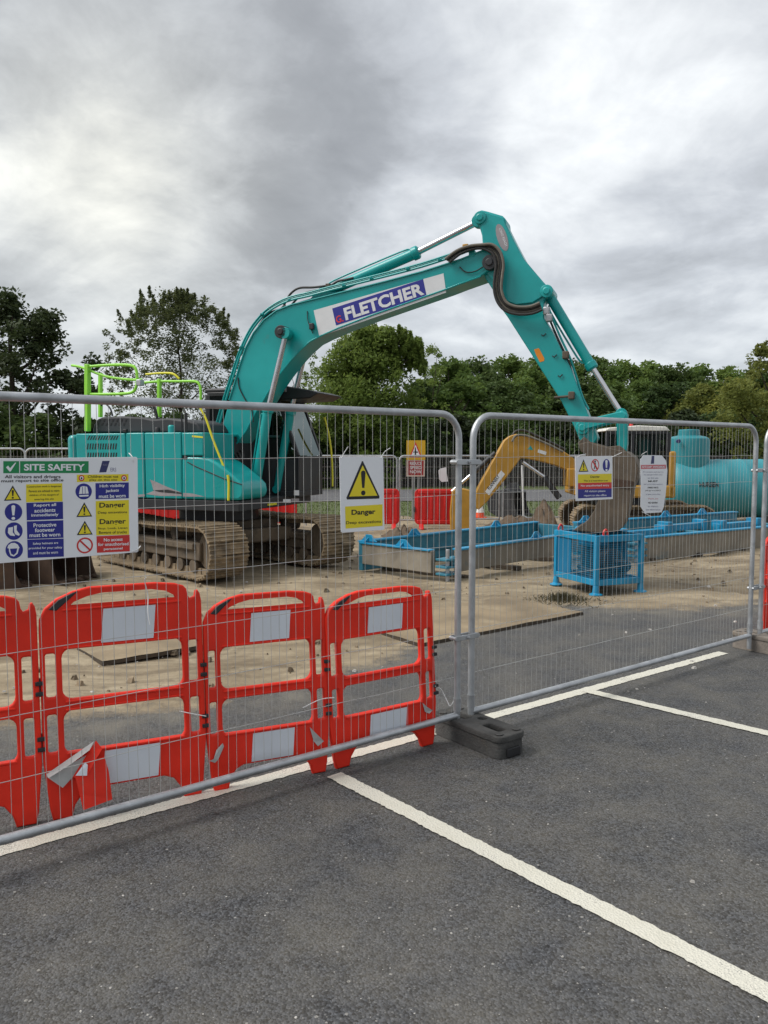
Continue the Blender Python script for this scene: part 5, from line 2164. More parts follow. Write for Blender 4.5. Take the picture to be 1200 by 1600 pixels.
def spare_bucket(px, py, rz, sc_, label, m='rustdark'):
    p = gz(px, py)
    t = thing('spare_bucket', label, 'digger bucket', p, rz, 'spare digger buckets standing on the site')
    prof = [(.0, .62), (.25, .70), (.55, .62), (.72, .38), (.66, .12), (.45, .0), (.12, .0), (-.12, .03)]
    for y in (-.45, .45):
        part('side_plate', m, t, lambda mb: mb.prism([(a * sc_, b * sc_) for a, b in prof + [(-.05, .2), (.0, .4)]], y * sc_ - .015, y * sc_ + .015), .006)
    mb = MB()
    n = len(prof)
    vs = [(a * sc_, -.45 * sc_, b * sc_) for a, b in prof] + [(a * sc_, .45 * sc_, b * sc_) for a, b in prof]
    mb.add(vs, [(i, i + 1, n + i + 1, n + i) for i in range(n - 1)])
    o = mb.build('bucket_shell', M[m], t)
    sol = o.modifiers.new('thickness', 'SOLIDIFY')
    sol.thickness = .025
    for k in range(5):
        y = (-.38 + .19 * k) * sc_
        part('bucket_tooth', m, t, lambda mb: mb.prism([(-.10 * sc_, .0), (-.24 * sc_, .03), (-.10 * sc_, .06)], y - .035, y + .035), .004)
    for y in (-.14, .14):
        part('bucket_ear', m, t, lambda mb: mb.prism([(.02 * sc_, .62 * sc_), (.12 * sc_, .84 * sc_), (.22 * sc_, .84 * sc_), (.42 * sc_, .64 * sc_)], y * sc_ - .02, y * sc_ + .02), .005)


spare_bucket(25, 914, R(200), .95, 'dark brown digger bucket at the left edge under the safety board')
spare_bucket(112, 908, R(160), .85, 'reddish brown digger bucket under the right half of the safety board')
spare_bucket(812, 806, R(150), 1.1, 'black digger bucket on the grass by the white pole', 'dark')

# ------------------------------------------------------------------ yellow digger
YG = 17.6
YF = Frame((at_y(985, 800, YG).x, YG, 0), R(176))
yd = thing('yellow_digger', 'amber yellow tracked digger with a cream roofed cab behind the blue boxes', 'excavator', YF.o, R(176))


def yo(pts, lat):
    return [YF.xz(x, y, lat) for x, y in pts]


LY = .22          # near side is the machine's left
YB = [(788, 688), (797, 681), (806, 678), (818, 678.5), (830, 681), (853, 691), (884, 707), (905, 722), (912, 736), (905, 742), (890, 737), (871, 728), (845, 721), (827, 717.5), (814, 716), (806, 727), (784, 756), (762, 783), (748, 797), (742, 793), (744, 768), (752, 752)]
mb = MB()
mb.prism(yo(YB, LY), -LY, LY)
yb = mb.build('boom', M['cat'], yd, bevel=.02)
for pts, m_, lt in (([(758, 768), (783, 735), (789, 741), (764, 774)], 'offwhite', LY + .004), ([(841, 702), (854, 706), (853, 711), (840, 707)], 'offwhite', LY + .004), ([(824, 702), (829, 696), (833, 703)], 'teal', LY + .004)):
    decal2 = MB()
    decal2.prism(yo(pts, lt), lt - .002, lt)
    decal2.build('label_panel', M[m_], yb, smooth=0)
q = [Vector((a, LY + .0065, b)) for a, b in yo([(765, 766), (781, 745), (761, 762), (777, 741)], LY)]
mb = MB()
add_text(mb, 'FLANNERY', lambda u, v: tuple((q[0] * (1 - u) + q[1] * u) * (1 - v) + (q[2] * (1 - u) + q[3] * u) * v), .02)
mb.build('lettering', M['ink'], yb, smooth=0, fix=False)
mb = MB()
mb.prism(yo([(706, 768), (712, 763), (726, 764), (740, 768), (746, 776), (744, 795), (739, 815), (733, 838), (728, 856), (712, 856), (704, 840), (703, 800)], .17), -.17, .17)
ya = mb.build('arm', M['cat'], yd, bevel=.02)
for lat, pts, m_, r in ((0, [(706, 768), (738, 740)], 'chrome', .035), (0, [(738, 740), (774, 708)], 'dark', .06), (.16, [(748, 780), (769, 742), (783, 712), (797, 692)], 'hoseweb', .03),
                        (.0, [(745, 782), (765, 742), (780, 708), (794, 686)], 'rubber', .03), (.27, [(800, 690), (806, 681), (818, 680), (832, 684), (856, 694), (880, 706)], 'hoseweb', .025),
                        (-.1, [(795, 688), (806, 674), (820, 673), (836, 680), (858, 690), (884, 703)], 'rubber', .028)):
    mb = MB()
    P = [(*YF.xz(x, y, lat),) for x, y in pts]
    P = [(a, lat, b) for a, b in P]
    mb.tube(P if r > .032 else smooth_path(P, 4), r, 10)
    mb.build('hydraulic_hose' if r < .034 else 'arm_cylinder', M[m_], yb)
for lat in (-.3, .3):
    p0, p1, p2 = [YF.xz(x, y, lat) for x, y in ((874, 778), (850, 745), (817, 722))]
    mb = MB()
    mb.cyl((p0[0], lat, p0[1]), (p1[0], lat, p1[1]), .07, n=12)
    o = mb.build('boom_cylinder', M['dark'], yd)
    mb = MB()
    mb.cyl((p1[0], lat, p1[1]), (p2[0], lat, p2[1]), .04, n=12)
    mb.build('piston_rod', M['chrome'], o)


def ybox(name, m, x0, x1, y0, y1, pz0, pz1, bevel=.03, lat=.9):
    a, b = YF.xz(x0, pz0, lat), YF.xz(x1, pz1, lat)
    mb = MB()
    mb.box(((a[0] + b[0]) / 2, (y0 + y1) / 2, (a[1] + b[1]) / 2), (abs(a[0] - b[0]), abs(y1 - y0), abs(a[1] - b[1])))
    return mb.build(name, M[m], yd, bevel=bevel)


ybox('turntable_base', 'black', 930, 1040, -.9, .9, 790, 776, .02)
ybox('body', 'cat', 905, 1052, -1.1, 1.1, 777, 758, .04)
ybox('tail_corner', 'cat', 1040, 1053, -1.1, 1.1, 777, 705, .04)
ybox('engine_cover', 'cat', 985, 1046, -1.1, -.05, 760, 712, .06)
ybox('boom_foot_bracket', 'cat', 893, 915, -.3, .3, 762, 733, .02)
# cab: pillars, roof, glass, seat
cz0 = YF.xz(980, 758, .9)[1]
cz1 = YF.xz(980, 676, .9)[1]
cxf, cxr = YF.xz(946, 700, .9)[0], YF.xz(1041, 700, .9)[0]
for y in (.05, 1.02):
    for x, w in ((cxf, .07), (cxf - (cxf - cxr) * .42, .07), (cxr, .10)):
        mb = MB()
        mb.bar((x, y, cz0), (x, y, cz1), w, w, (0, 1, 0))
        mb.build('cab_pillar', M['black'], yd, bevel=.012)
    for z in (cz1,):
        mb = MB()
        mb.bar((cxf, y, z), (cxr, y, z), .07, .07)
        mb.build('cab_rail', M['black'], yd, bevel=.012)
    mb = MB()
    mb.add([(cxf, y, cz0 + .35), (cxr, y, cz0 + .35), (cxr, y, cz1), (cxf, y, cz1)], [(0, 1, 2, 3)])
    mb.build('side_window', M['glass'], yd, smooth=0)
    mb = MB()
    mb.box(((cxf + cxr) / 2, y, cz0 + .17), (abs(cxf - cxr) - .1, .03, .34))
    mb.build('cab_side_panel', M['dark'], yd)
mb = MB()
mb.add([(cxf + .01, .08, cz0 + .2), (cxf + .01, 1.0, cz0 + .2), (cxf + .01, 1.0, cz1), (cxf + .01, .08, cz1)], [(0, 1, 2, 3)])
mb.build('windscreen', M['glass'], yd, smooth=0)
mb = MB()
mb.prism([(cxf + .06, cz1 + .03), (cxf - .02, cz1 + .10), ((cxf + cxr) / 2, cz1 + .145), (cxr + .06, cz1 + .12), (cxr - .03, cz1 + .03)], .0, 1.08)
mb.build('cab_roof', M['roofwhite'], yd, bevel=.02)
mb = MB()
mb.lathe([(.04, 0), (.04, .07), (.025, .10)], n=12)
mb.build('beacon', M['signred'], yd).location = (*(YF.xz(986, 672, .5)[0:1]), .5, cz1 + .12)
mb = MB()
mb.box((cxf - .85, .55, cz0 + .45), (.45, .5, .12))
mb.box((cxf - 1.05, .55, cz0 + .8), (.12, .45, .7))
mb.build('seat', M['black'], yd, bevel=.03)
part('hi_vis_jacket', 'teal', yd, lambda mb: mb.box((cxr + .35, .55, cz1 - .42), (.22, .35, .62)), .08)
# tracks
tz = 0
for side in (-1, 1):
    y0 = side * .85
    x1_, r_ = 1.15, .30
    frt = part('track_frame', 'trackf', yd, lambda mb: mb.box((-.05, y0, .36), (2 * x1_ - .1, .26, .22)), .02)
    per = 4 * x1_ + 2 * math.pi * r_
    n = 42
    for k in range(n):
        s_ = per * k / n
        if s_ < 2 * x1_:
            x, z, a = -x1_ + s_, .36 + r_, 0
        elif s_ < 2 * x1_ + math.pi * r_:
            th = (s_ - 2 * x1_) / r_
            x, z, a = x1_ + r_ * math.sin(th), .36 + r_ * math.cos(th), th
        elif s_ < 4 * x1_ + math.pi * r_:
            x, z, a = x1_ - (s_ - 2 * x1_ - math.pi * r_), .36 - r_, math.pi
        else:
            th = (s_ - 4 * x1_ - math.pi * r_) / r_
            x, z, a = -x1_ - r_ * math.sin(th), .36 - r_ * math.cos(th), math.pi + th
        o = put('track_shoe', SHOE, frt)
        o.matrix_local = Matrix.Translation((x - .05, y0, z)) @ Matrix.Rotation(a, 4, 'Y') @ Matrix.Diagonal((.9, .8, .8, 1))
    for x in (-x1_, x1_):
        mb = MB()
        mb.lathe([(.05, -.1), (.23, -.08), (.23, .08), (.05, .1)], axis='y', n=20)
        mb.build('idler_wheel', M['trackf'], frt).location = (x - .05, y0, .36)

# ------------------------------------------------------------------ teal tank
TY = 20.2
tb_ = at_y(1051, 764, TY)
tR = (at_y(1120, 717, TY - .2).z - at_y(1120, 813, TY - .8).z) / 2
tcz = at_y(1120, 764, TY).z
tk = thing('septic_tank', 'big teal plastic tank lying on its side with a round turret at the right', 'tank', (tb_.x, TY + .3, 0))
LT = 5.2
prof = [(0.02, -.26), (tR * .45, -.22), (tR * .78, -.12), (tR * .95, .02), (tR, .16)]
for k in range(1, 9):
    x = .16 + (LT - .32) * k / 9
    prof += [(tR, x - .05), (tR * 1.012, x - .03), (tR * 1.012, x + .03), (tR, x + .05)]
prof += [(tR, LT - .16), (tR * .95, LT - .02), (tR * .78, LT + .12), (tR * .45, LT + .22), (.02, LT + .26)]
mb = MB()
mb.lathe(prof, (0, 0, tcz), 'x', 48)
mb.build('tank_shell', M['tank'], tk)
ta, tb2_ = at_y(1048, 700, TY), at_y(1113, 700, TY)
trw = (tb2_.x - ta.x) / 2 * .98
ttop, tsh = at_y(1080, 672, TY).z, at_y(1080, 682, TY).z
mb = MB()
mb.lathe([(trw, tcz + tR * .3), (trw, tsh - .14), (trw * .96, tsh - .05), (trw * .80, tsh), (trw * .52, tsh + .03), (trw * .50, ttop), (trw * .46, ttop + .02), (.02, ttop + .03)], n=40)
tt_ = mb.build('turret', M['tank2'], tk)
tt_.location = (trw - .03, 0, 0)
mb = MB()
mb.lathe([(.05, -.03), (.05, .03)], axis='y', n=14)
mb.build('inlet_socket', M['navy'], tk).location = (.06, -trw * .86, tsh - .12)
mb = MB()
for i, ch in enumerate('J'):
    pass
ta_ = at_y(1092, 762, TY - tR)
ang0 = math.asin(min(1, max(-1, (at_y(1105, 758, TY - tR).z - tcz) / tR)))


def tank_print(st, px0, px1, hz_, m):
    x0, x1 = at_y(px0, 757, TY - tR + .3).x - tb_.x, at_y(px1, 757, TY - tR + .3).x - tb_.x
    mb = MB()

    def fn(u, v):
        a = ang0 + (v - .5) * hz_ / tR
        r = tR * 1.014 + .002
        return (x0 + (x1 - x0) * u, -r * math.cos(a), tcz + r * math.sin(a))
    add_text(mb, st, fn, .03)
    mb.build('lettering', M[m], tk, smooth=0, fix=False)


tank_print('HURSEN', 1093, 1123, .13, 'ink')
for x in (.8, 2.6, 4.4):
    part('cradle', 'plyedge', tk, lambda mb: mb.prism([(-.8, 0), (.8, 0), (.72, tcz - tR * .72), (0, tcz - tR + .02), (-.72, tcz - tR * .72)], x - .08, x + .08, 'x'), .01)

# ------------------------------------------------------------------ far fences, barriers, sign, cone
HWS = HW


def far_panel(px0, px1, Y, H, label, n_mul=1.0, dy=0.0):
    a, b = at_y(px0, 800, Y), at_y(px1, 800, Y + dy)
    a.z = b.z = 0
    d = b - a
    L = d.length
    t = thing('mesh_fence_panel', label, 'fence', a, math.atan2(d.y, d.x), 'mesh fence panels at the back of the site')
    mb = MB()
    rc = .12
    path = [(0, 0, 0)] + [(0, 0, H - rc)] + [(rc - rc * math.cos(R(90) * k / 5), 0, H - rc + rc * math.sin(R(90) * k / 5)) for k in range(1, 6)]
    path += [(L - rc + rc * math.sin(R(90) * k / 5), 0, H - rc + rc * math.cos(R(90) * k / 5)) for k in range(6)] + [(L, 0, 0)]
    mb.tube(path, .021, 8)
    mb.tube([(0, 0, .15), (L, 0, .15)], .019, 8)
    mb.build('tube_frame', M['galv'], t)
    mb = MB()
    n = int(L / .075)
    for i in range(1, n):
        mb.tube([(L * i / n, 0, .15), (L * i / n, 0, H)], .0022, 3, False)
    for z in np.arange(.35, H, .27):
        mb.tube([(0, 0, z), (L, 0, z)], .0025, 3, False)
    o = mb.build('wire_mesh', M['wire'], t, fix=False)
    o['kind'] = 'stuff'
    return t


far_panel(-70, 42, 16.5, 1.86, 'far mesh fence panel at the left edge behind the safety board')
far_panel(43, 180, 16.9, 1.86, 'far mesh fence panel hidden partly by the digger\'s tail')
far_panel(478, 620, 19.4, 1.70, 'far mesh fence panel left of the yellow and red road sign')
far_panel(624, 780, 19.2, 1.70, 'far mesh fence panel with a white sheet tied on, right of the road sign', dy=.4)
far_panel(786, 960, 19.8, 1.70, 'far mesh fence panel behind the yellow digger\'s boom', dy=.5)
sh = thing('white_sheet', 'blank white sheet tied to the far mesh fence', 'notice', at_y(693, 742, 19.1))
mb = MB()
pts = [(685, 735), (688, 732), (697, 730), (698, 740), (700, 752), (690, 753), (686, 749)]
P = [at_y(x, y, 19.1) - at_y(693, 742, 19.1) for x, y in pts]
mb.prism([(p.x, p.z) for p in P], -.03, -.026)
mb.build('sheet', M['white'], sh)


def far_barrier(px0, px1, Y, label, H=.93, first=[None]):
    a, b = at_y(px0, 800, Y), at_y(px1, 800, Y)
    W = b.x - a.x
    t = thing('pedestrian_barrier', label, 'barrier', (a.x, Y, 0), 0, 'red barriers along the back of the site')
    o = put('barrier_panel', plate2d(rrect(0, .10, W, H, .10), [], .022, .008, 'barrier_panel', M['redfar']), t)
    part('top_rail', 'redfar', t, lambda mb: mb.box((W / 2, 0, H - .06), (W - .16, .075, .10)), .02)
    part('bottom_rail', 'redfar', t, lambda mb: mb.box((W / 2, 0, .16), (W - .1, .075, .10)), .02)
    for k in range(7):
        x = W * (k + .5) / 7
        part('moulded_rib', 'redfar', t, lambda mb: mb.box((x, 0, .5), (W * .055, .08, .56)), .015)
    for x in (.14 * W, .86 * W):
        part('foot', 'redfar', t, lambda mb: mb.prism([(-.26, 0), (.26, 0), (.2, .06), (.05, .12), (-.05, .12), (-.2, .06)], x - .05, x + .05, 'x'), .012)
    part('hinge_clip', 'black', t, lambda mb: mb.box((-.01, -.01, .45), (.05, .07, .12)), .008)


far_barrier(648, 722, 18.6, 'red ribbed barrier right of the road sign\'s post')
far_barrier(562, 624, 18.7, 'red ribbed barrier left of the road sign\'s post')
far_barrier(384, 464, 18.9, 'red ribbed barrier seen between the teal digger\'s tracks')
far_barrier(284, 372, 19.0, 'red ribbed barrier behind the teal digger\'s tool box')
far_barrier(190, 280, 19.1, 'red ribbed barrier behind the teal digger\'s near track')

SY = 20.5
so = at_y(650, 745, SY)
so.z = 0
rs_ = thing('road_sign', 'yellow crossroads warning sign over a red reduce speed plate', 'road sign', so)


def sp_(x, y, d=0):
    p = at_y(x, y, SY - d) - so
    return (p.x, p.z)


mb = MB()
mb.prism([sp_(*p) for p in ((635, 688), (664.5, 688), (664.5, 718.5), (635, 718.5))], -.02, -.012)
mb.build('yellow_plate', M['cat'] if False else material('amber_sign_face', (.62, .38, .015), .45, 0, .06), rs_)
mb = MB()
mb.prism([sp_(*p) for p in ((635, 719), (664, 719), (663.5, 744.5), (635, 744.5))], -.02, -.012)
mb.build('red_plate', material('cream_sign_border', (.60, .50, .42), .5), rs_)


def sflat(name, m, pts, off):
    mb = MB()
    mb.add([(a, off, b) for a, b in (sp_(*p) for p in pts)], [list(range(len(pts)))])
    mb.build(name, m if not isinstance(m, str) else M[m], rs_, smooth=0)


sflat('red_panel', material('maroon_print', (.30, .02, .02), .5), ((637, 719.8), (662, 719.8), (661.5, 742.5), (636.8, 742.5)), -.0215)
sflat('triangle_border', 'signred', ((649.3, 690.5), (659.5, 715), (639, 715)), -.0215)
sflat('triangle_fill', 'white', ((649.3, 695), (656.5, 713.2), (642, 713.2)), -.0228)
sflat('cross_symbol', 'ink', ((648.6, 699), (649.9, 699), (650.2, 705.4), (653, 705.6), (653, 707.3), (650.2, 707.3), (650.2, 711.8), (648.2, 711.8), (648.2, 707.3), (645.6, 707.3), (645.6, 705.6), (648.2, 705.4)), -.024)
for i, st in enumerate(('REDUCE', 'SPEED', 'NOW')):
    q = [sp_(*p) for p in ((640.5, 726.5 + i * 6.6), (658.5, 726.5 + i * 6.6), (640.5, 721.4 + i * 6.6))]
    mb = MB()
    add_text(mb, st, lambda u, v: (q[0][0] + (q[1][0] - q[0][0]) * u, -.023, q[0][1] + (q[2][1] - q[0][1]) * v), .02)
    mb.build('lettering', M['offwhite'], rs_, smooth=0, fix=False)
for x in (646, 654):
    mb = MB()
    a, _ = sp_(x, 740)
    mb.cyl((a, .03, 0), (a, .03, sp_(650, 690)[1]), .038, n=12)
    mb.build('post', M['steelpost'], rs_)

cn = at_y(750, 812, 21.6)
cn.z = 0
tc_ = thing('traffic_cone', 'red and white traffic cone on the verge beside the yellow arm', 'traffic cone', cn)
part('cone_base', 'conered', tc_, lambda mb: mb.box((0, 0, .02), (.32, .32, .04)), .01)
part('cone_body', 'conered', tc_, lambda mb: mb.lathe([(.13, .04), (.03, .50), (.022, .52)], n=18))
part('white_sleeve', 'conew', tc_, lambda mb: mb.lathe([(.108, .16), (.064, .36)], n=18))
wp = at_y(818, 812, 21.2)
wp.z = 0
wpo = thing('marker_pole', 'thin white pole standing behind the yellow digger\'s boom', 'pole', wp)
part('pole_shaft', 'offwhite', wpo, lambda mb: mb.tube([(0, 0, 0), (-.03, 0, .8), (-.06, 0, at_y(815, 727, 21.2).z)], .025, 8))
part('pole_foot', 'steelpost', wpo, lambda mb: mb.lathe([(.12, 0), (.12, .06), (.04, .1)], n=12))


# ------------------------------------------------------------------ trees and hedge
def leaf_cloud(name, m, clumps, leaf, seed, per=60, droop=0.0, aspect=.55, flat=.85):
    """clumps: (x, y, z, rx, rz); many small bent leaf sprays spread through each clump"""
    rs = np.random.RandomState(seed)
    P = []
    for cx, cy, cz, rx, rz in clumps:
        k = max(6, int(per * rs.uniform(.7, 1.3)))
        d = rs.normal(size=(k, 3))
        d /= np.linalg.norm(d, axis=1)[:, None] + 1e-9
        r = rs.uniform(.25, 1.0, size=(k, 1)) ** .55
        p = d * r * np.array([rx, rx, rz]) * rs.uniform(.85, 1.15, size=(k, 1))
        p[:, 2] -= droop * rs.uniform(0, 1, size=k) ** 2 * rz
        P.append(p + np.array([cx, cy, cz]))
    P = np.concatenate(P)
    n = len(P)
    a = rs.normal(size=(n, 3))
    a[:, 2] *= .6
    if droop:
        a[:, 2] -= 1.2 * droop
    a /= np.linalg.norm(a, axis=1)[:, None]
    b = rs.normal(size=(n, 3))
    b -= a * (a * b).sum(1)[:, None]
    b /= np.linalg.norm(b, axis=1)[:, None]
    L = leaf * rs.uniform(.6, 1.35, size=(n, 1))
    W = L * aspect
    v0 = P - a * L * .5
    v1 = P + b * W * .5 + a * L * .05
    v2 = P + a * L * .5
    v3 = P - b * W * .5 + a * L * .05
    V = np.stack([v0, v1, v2, v3], 1).reshape(-1, 3)
    me = bpy.data.meshes.new(name)
    me.vertices.add(4 * n)
    me.vertices.foreach_set('co', V.ravel().astype(np.float32))
    me.loops.add(4 * n)
    me.loops.foreach_set('vertex_index', np.arange(4 * n, dtype=np.int32))
    me.polygons.add(n)
    me.polygons.foreach_set('loop_start', np.arange(0, 4 * n, 4, dtype=np.int32))
    me.polygons.foreach_set('loop_total', np.full(n, 4, dtype=np.int32))
    me.update(calc_edges=True)
    me.materials.append(m)
    return me


def crown_clumps(rx, ry, z0, z1, n, seed, taper=.75, r=.30, shell=.45, lumpy=.22):
    rs = np.random.RandomState(seed)
    out = []
    ph = rs.uniform(0, 6.28, 6)
    while len(out) < n:
        t = rs.uniform(0, 1)
        an = rs.uniform(0, 6.28)
        w = math.sin(math.pi * min(1, (t * .82 + .18))) ** taper
        w *= 1 + lumpy * math.sin(2 * an + ph[0]) * math.sin(5 * t + ph[1]) + lumpy * .7 * math.sin(3 * an + ph[2] + 4 * t)
        q = rs.uniform(shell, 1.0)
        cr = r * rs.uniform(.55, 1.25)
        out.append((rx * w * q * math.cos(an), ry * w * q * math.sin(an), z0 + (z1 - z0) * t, rx * cr * .8, rx * cr * .62))
    return out


def trunk_mesh(H, r, clumps, seed, nl=9):
    mb = MB()
    rr = random.Random(seed)
    top = H * .8
    mb.tube(smooth_path([(0, 0, -.05), (rr.uniform(-.1, .1), rr.uniform(-.1, .1), top * .35), (rr.uniform(-.2, .2), rr.uniform(-.2, .2), top * .7), (0, 0, top)], 4),
            [r * (1 - .8 * i / 12) for i in range(13)], 8)
    cs = rr.sample(clumps, min(nl, len(clumps)))
    for c in cs:
        zs = max(.15 * H, min(top * .9, c[2] - .22 * H))
        p = Vector((0, 0, zs))
        q = Vector(c[:3])
        m_ = (p + q) / 2 + Vector((0, 0, -.04 * H))
        mb.tube(smooth_path([p, m_, q], 4), [r * .38 * (1 - .8 * i / 8) for i in range(9)], 6)
    return mb.mesh('trunk', M['bark'], 60)


def tree(name, label, cat, loc, crown, trunk, group=None, sc=(1, 1, 1), rz=0):
    t = thing(name, label, cat, loc, rz, group)
    t.scale = sc
    put('crown', crown, t)
    if trunk:
        put('trunk', trunk, t)
    return t


def spot(px, Y):
    p = at_y(px, 760, Y)
    return Vector((p.x, Y, 0))


def top_z(py, Y):
    return at_y(600, py, Y).z


# dark bushy tree at the left edge
Yt = 30
cl = crown_clumps(2.5, 2.3, .8, top_z(462, Yt), 150, 11, .8, .24, .35, .3)
rs_t = np.random.RandomState(4)
cl += [(2.0 + rs_t.uniform(0, 1.1), rs_t.uniform(-.6, .6), top_z(575, Yt) + rs_t.uniform(-1.3, .35), .35, .28) for _ in range(16)]
cl += [(1.0 + rs_t.uniform(-.2, .9), rs_t.uniform(-.6, .6), top_z(500, Yt) + rs_t.uniform(-.9, .2), .4, .32) for _ in range(14)]
tree('dark_tree', 'dark bushy evergreen tree at the left edge behind the safety board', 'tree', spot(22, Yt), leaf_cloud('crown', L_dark, cl, .17, 1, 110), trunk_mesh(7.5, .22, cl, 1, 14))

# thin leafy tree with upright shoots behind the digger's rails
Yt = 38
Hb = top_z(468, Yt)
cl = crown_clumps(3.3, 2.8, .8, Hb + .2, 420, 21, .42, .17, .1, .16)
rs_t = np.random.RandomState(8)
for _ in range(330):
    an = rs_t.uniform(-.3, 1.3) * math.pi
    q = rs_t.uniform(.72, 1.03)
    x, zt = 3.3 * q * math.cos(an), Hb * .56 + (Hb * .44 + .15) * q * math.sin(an)
    cl.append((x, rs_t.uniform(-1.5, 1.5), zt, rs_t.uniform(.12, .3), rs_t.uniform(.12, .26)))
for _ in range(26):
    x = rs_t.uniform(-2.6, 2.7)
    zt = Hb * .56 + (Hb * .44 + .2) * math.sqrt(max(0, 1 - (x / 3.5) ** 2)) + rs_t.uniform(-.2, .35)
    yy, ln = rs_t.uniform(-1.2, 1.2), x * .03
    for k in range(3):
        cl.append((x - ln * k, yy, zt - .17 * k, .05 + .05 * k, .12))
tb_m = trunk_mesh(Hb, .12, cl[:420], 5, 15)
tree('leafy_tree', 'thin leafed tree with upright shoots against the sky behind the lime rails', 'tree', spot(281, Yt), leaf_cloud('crown', L_birch, cl, .115, 2, 62, aspect=.5), tb_m)

# willow with drooping sprays in the middle
Yt = 42
Hw = top_z(520, Yt)
cl = crown_clumps(2.95, 2.7, .2, Hw - .3, 420, 31, .36, .27, .15, .13)
rs_t = np.random.RandomState(3)
for _ in range(26):
    x = 1.9 + rs_t.uniform(-.7, 1.1)
    zt = top_z(518, Yt) - abs(x - 1.9) * .55 + rs_t.uniform(-.5, .3)
    for k in range(5):
        cl.append((x + .06 * k, rs_t.uniform(-1, 1), zt - .3 * k, .10, .25))

for k in range(24):
    cl.append((rs_t.uniform(-.2, 1.6), rs_t.uniform(-1, 1), Hw + rs_t.uniform(-.5, .55), .35, .3))
tree('willow_tree', 'mid green willow with drooping sprays below the lettered boom', 'tree', spot(568, Yt), leaf_cloud('crown', L_willow, cl, .22, 3, 120, .5, .42), trunk_mesh(Hw, .2, cl, 2, 12))
Yt = 58
cl = crown_clumps(2.2, 2, .4, top_z(545, Yt), 70, 33, .6, .2, .2, .3)
pale = leaf_cloud('crown', L_willow, cl, .22, 13, 45, .4, .4)
ptr = trunk_mesh(6, .14, cl, 4, 8)
tree('pale_tree', 'pale wispy tree far off, seen under the boom behind the cab', 'tree', spot(478, Yt), pale, ptr)
tree('pale_tree', 'pale wispy tree far off at the right of the willow', 'tree', spot(672, Yt), pale, ptr, None, (1.1, 1, 1.02), 2)

# wooded bank: individual trees sharing three crowns
bank = []
for i in range(4):
    cl = crown_clumps(4.6, 4.2, .2, 10, 130, 50 + i, .55, .24, .45, .28)
    bank.append((leaf_cloud('crown', (L_mid, L_mid, L_hedge, L_olive)[i], cl, .38, 60 + i, 95), trunk_mesh(9, .24, cl, 60 + i, 8)))
BANK = [(700, 556, 66, 0), (742, 556, 78, 2), (790, 552, 82, 0), (838, 556, 78, 1), (880, 556, 84, 2), (925, 553, 80, 1), (968, 560, 84, 0), (1008, 562, 88, 1),
        (1048, 566, 84, 2), (1090, 566, 86, 0), (1130, 570, 80, 1), (1175, 572, 84, 2), (1235, 570, 80, 0),
        (715, 590, 58, 1), (775, 592, 62, 2), (815, 588, 62, 0), (900, 588, 62, 2), (952, 592, 64, 0), (1000, 590, 66, 1), (1045, 596, 62, 2), (1092, 598, 60, 3), (1150, 590, 58, 3), (1215, 590, 58, 1), (660, 590, 60, 2)]
UP = ['skyline tree of the wooded bank just right of the willow', 'skyline tree of the wooded bank midway between willow and teal arm', 'skyline tree of the wooded bank a little left of the teal arm',
      'skyline tree of the wooded bank directly behind the teal arm', 'skyline tree of the wooded bank showing between arm and bucket cylinder', 'skyline tree of the wooded bank at the bucket cylinder\'s rod',
      'skyline tree of the wooded bank just right of the bucket cylinder', 'skyline tree of the wooded bank above the yellow digger\'s cab', 'skyline tree of the wooded bank above the tank\'s turret',
      'skyline tree of the wooded bank right of the tank\'s turret', 'skyline tree of the wooded bank above the tank\'s lettering', 'last skyline tree of the bank before the olive tree', 'skyline tree of the bank hidden behind the olive tree',
      'lower bank tree above the gap between the two mesh panels', 'lower bank tree above the yellow digger\'s knuckle', 'lower bank tree just left of the teal arm\'s lower half', 'lower bank tree behind the lower end of the teal arm',
      'lower bank tree behind the bucket cylinder\'s bright rod', 'lower bank tree above the cream roofed cab', 'lower bank tree left of and above the tank\'s turret', 'yellowish lower bank tree right of the tank\'s turret',
      'yellowish lower bank tree beside the olive tree', 'lower bank tree at the very right edge', 'lower bank tree at the willow\'s right foot']
rr = random.Random(12)
for i, (px, py, Y, k) in enumerate(BANK):
    H = top_z(py, Y)
    s_ = H / 10.6
    tree('bank_tree', UP[i], 'tree', spot(px, Y), bank[k][0], bank[k][1],
         'trees of the wooded bank, upper row' if i < 13 else 'trees of the wooded bank, lower row', (s_ * rr.uniform(.85, 1.1) * (1.25 if H < 8 else 1), s_ * rr.uniform(.8, 1.1), s_), rr.uniform(0, 6.28))

# lit olive tree at the right edge, its top against the sky
Yt = 31
Ho = top_z(520, Yt)
cl = crown_clumps(1.9, 1.8, .6, Ho, 110, 71, .6, .2, .2, .3)
rs_t = np.random.RandomState(15)
cl += [(-1.5 + rs_t.uniform(-.75, .6), rs_t.uniform(-1, 1), top_z(640, Yt) + rs_t.uniform(-1, .9), .4, .3) for _ in range(34)]
tree('olive_tree', 'olive leaved tree leaning in at the right edge above the tank', 'tree', spot(1212, Yt), leaf_cloud('crown', L_olive, cl, .16, 4, 80), trunk_mesh(Ho, .16, cl, 7, 14))

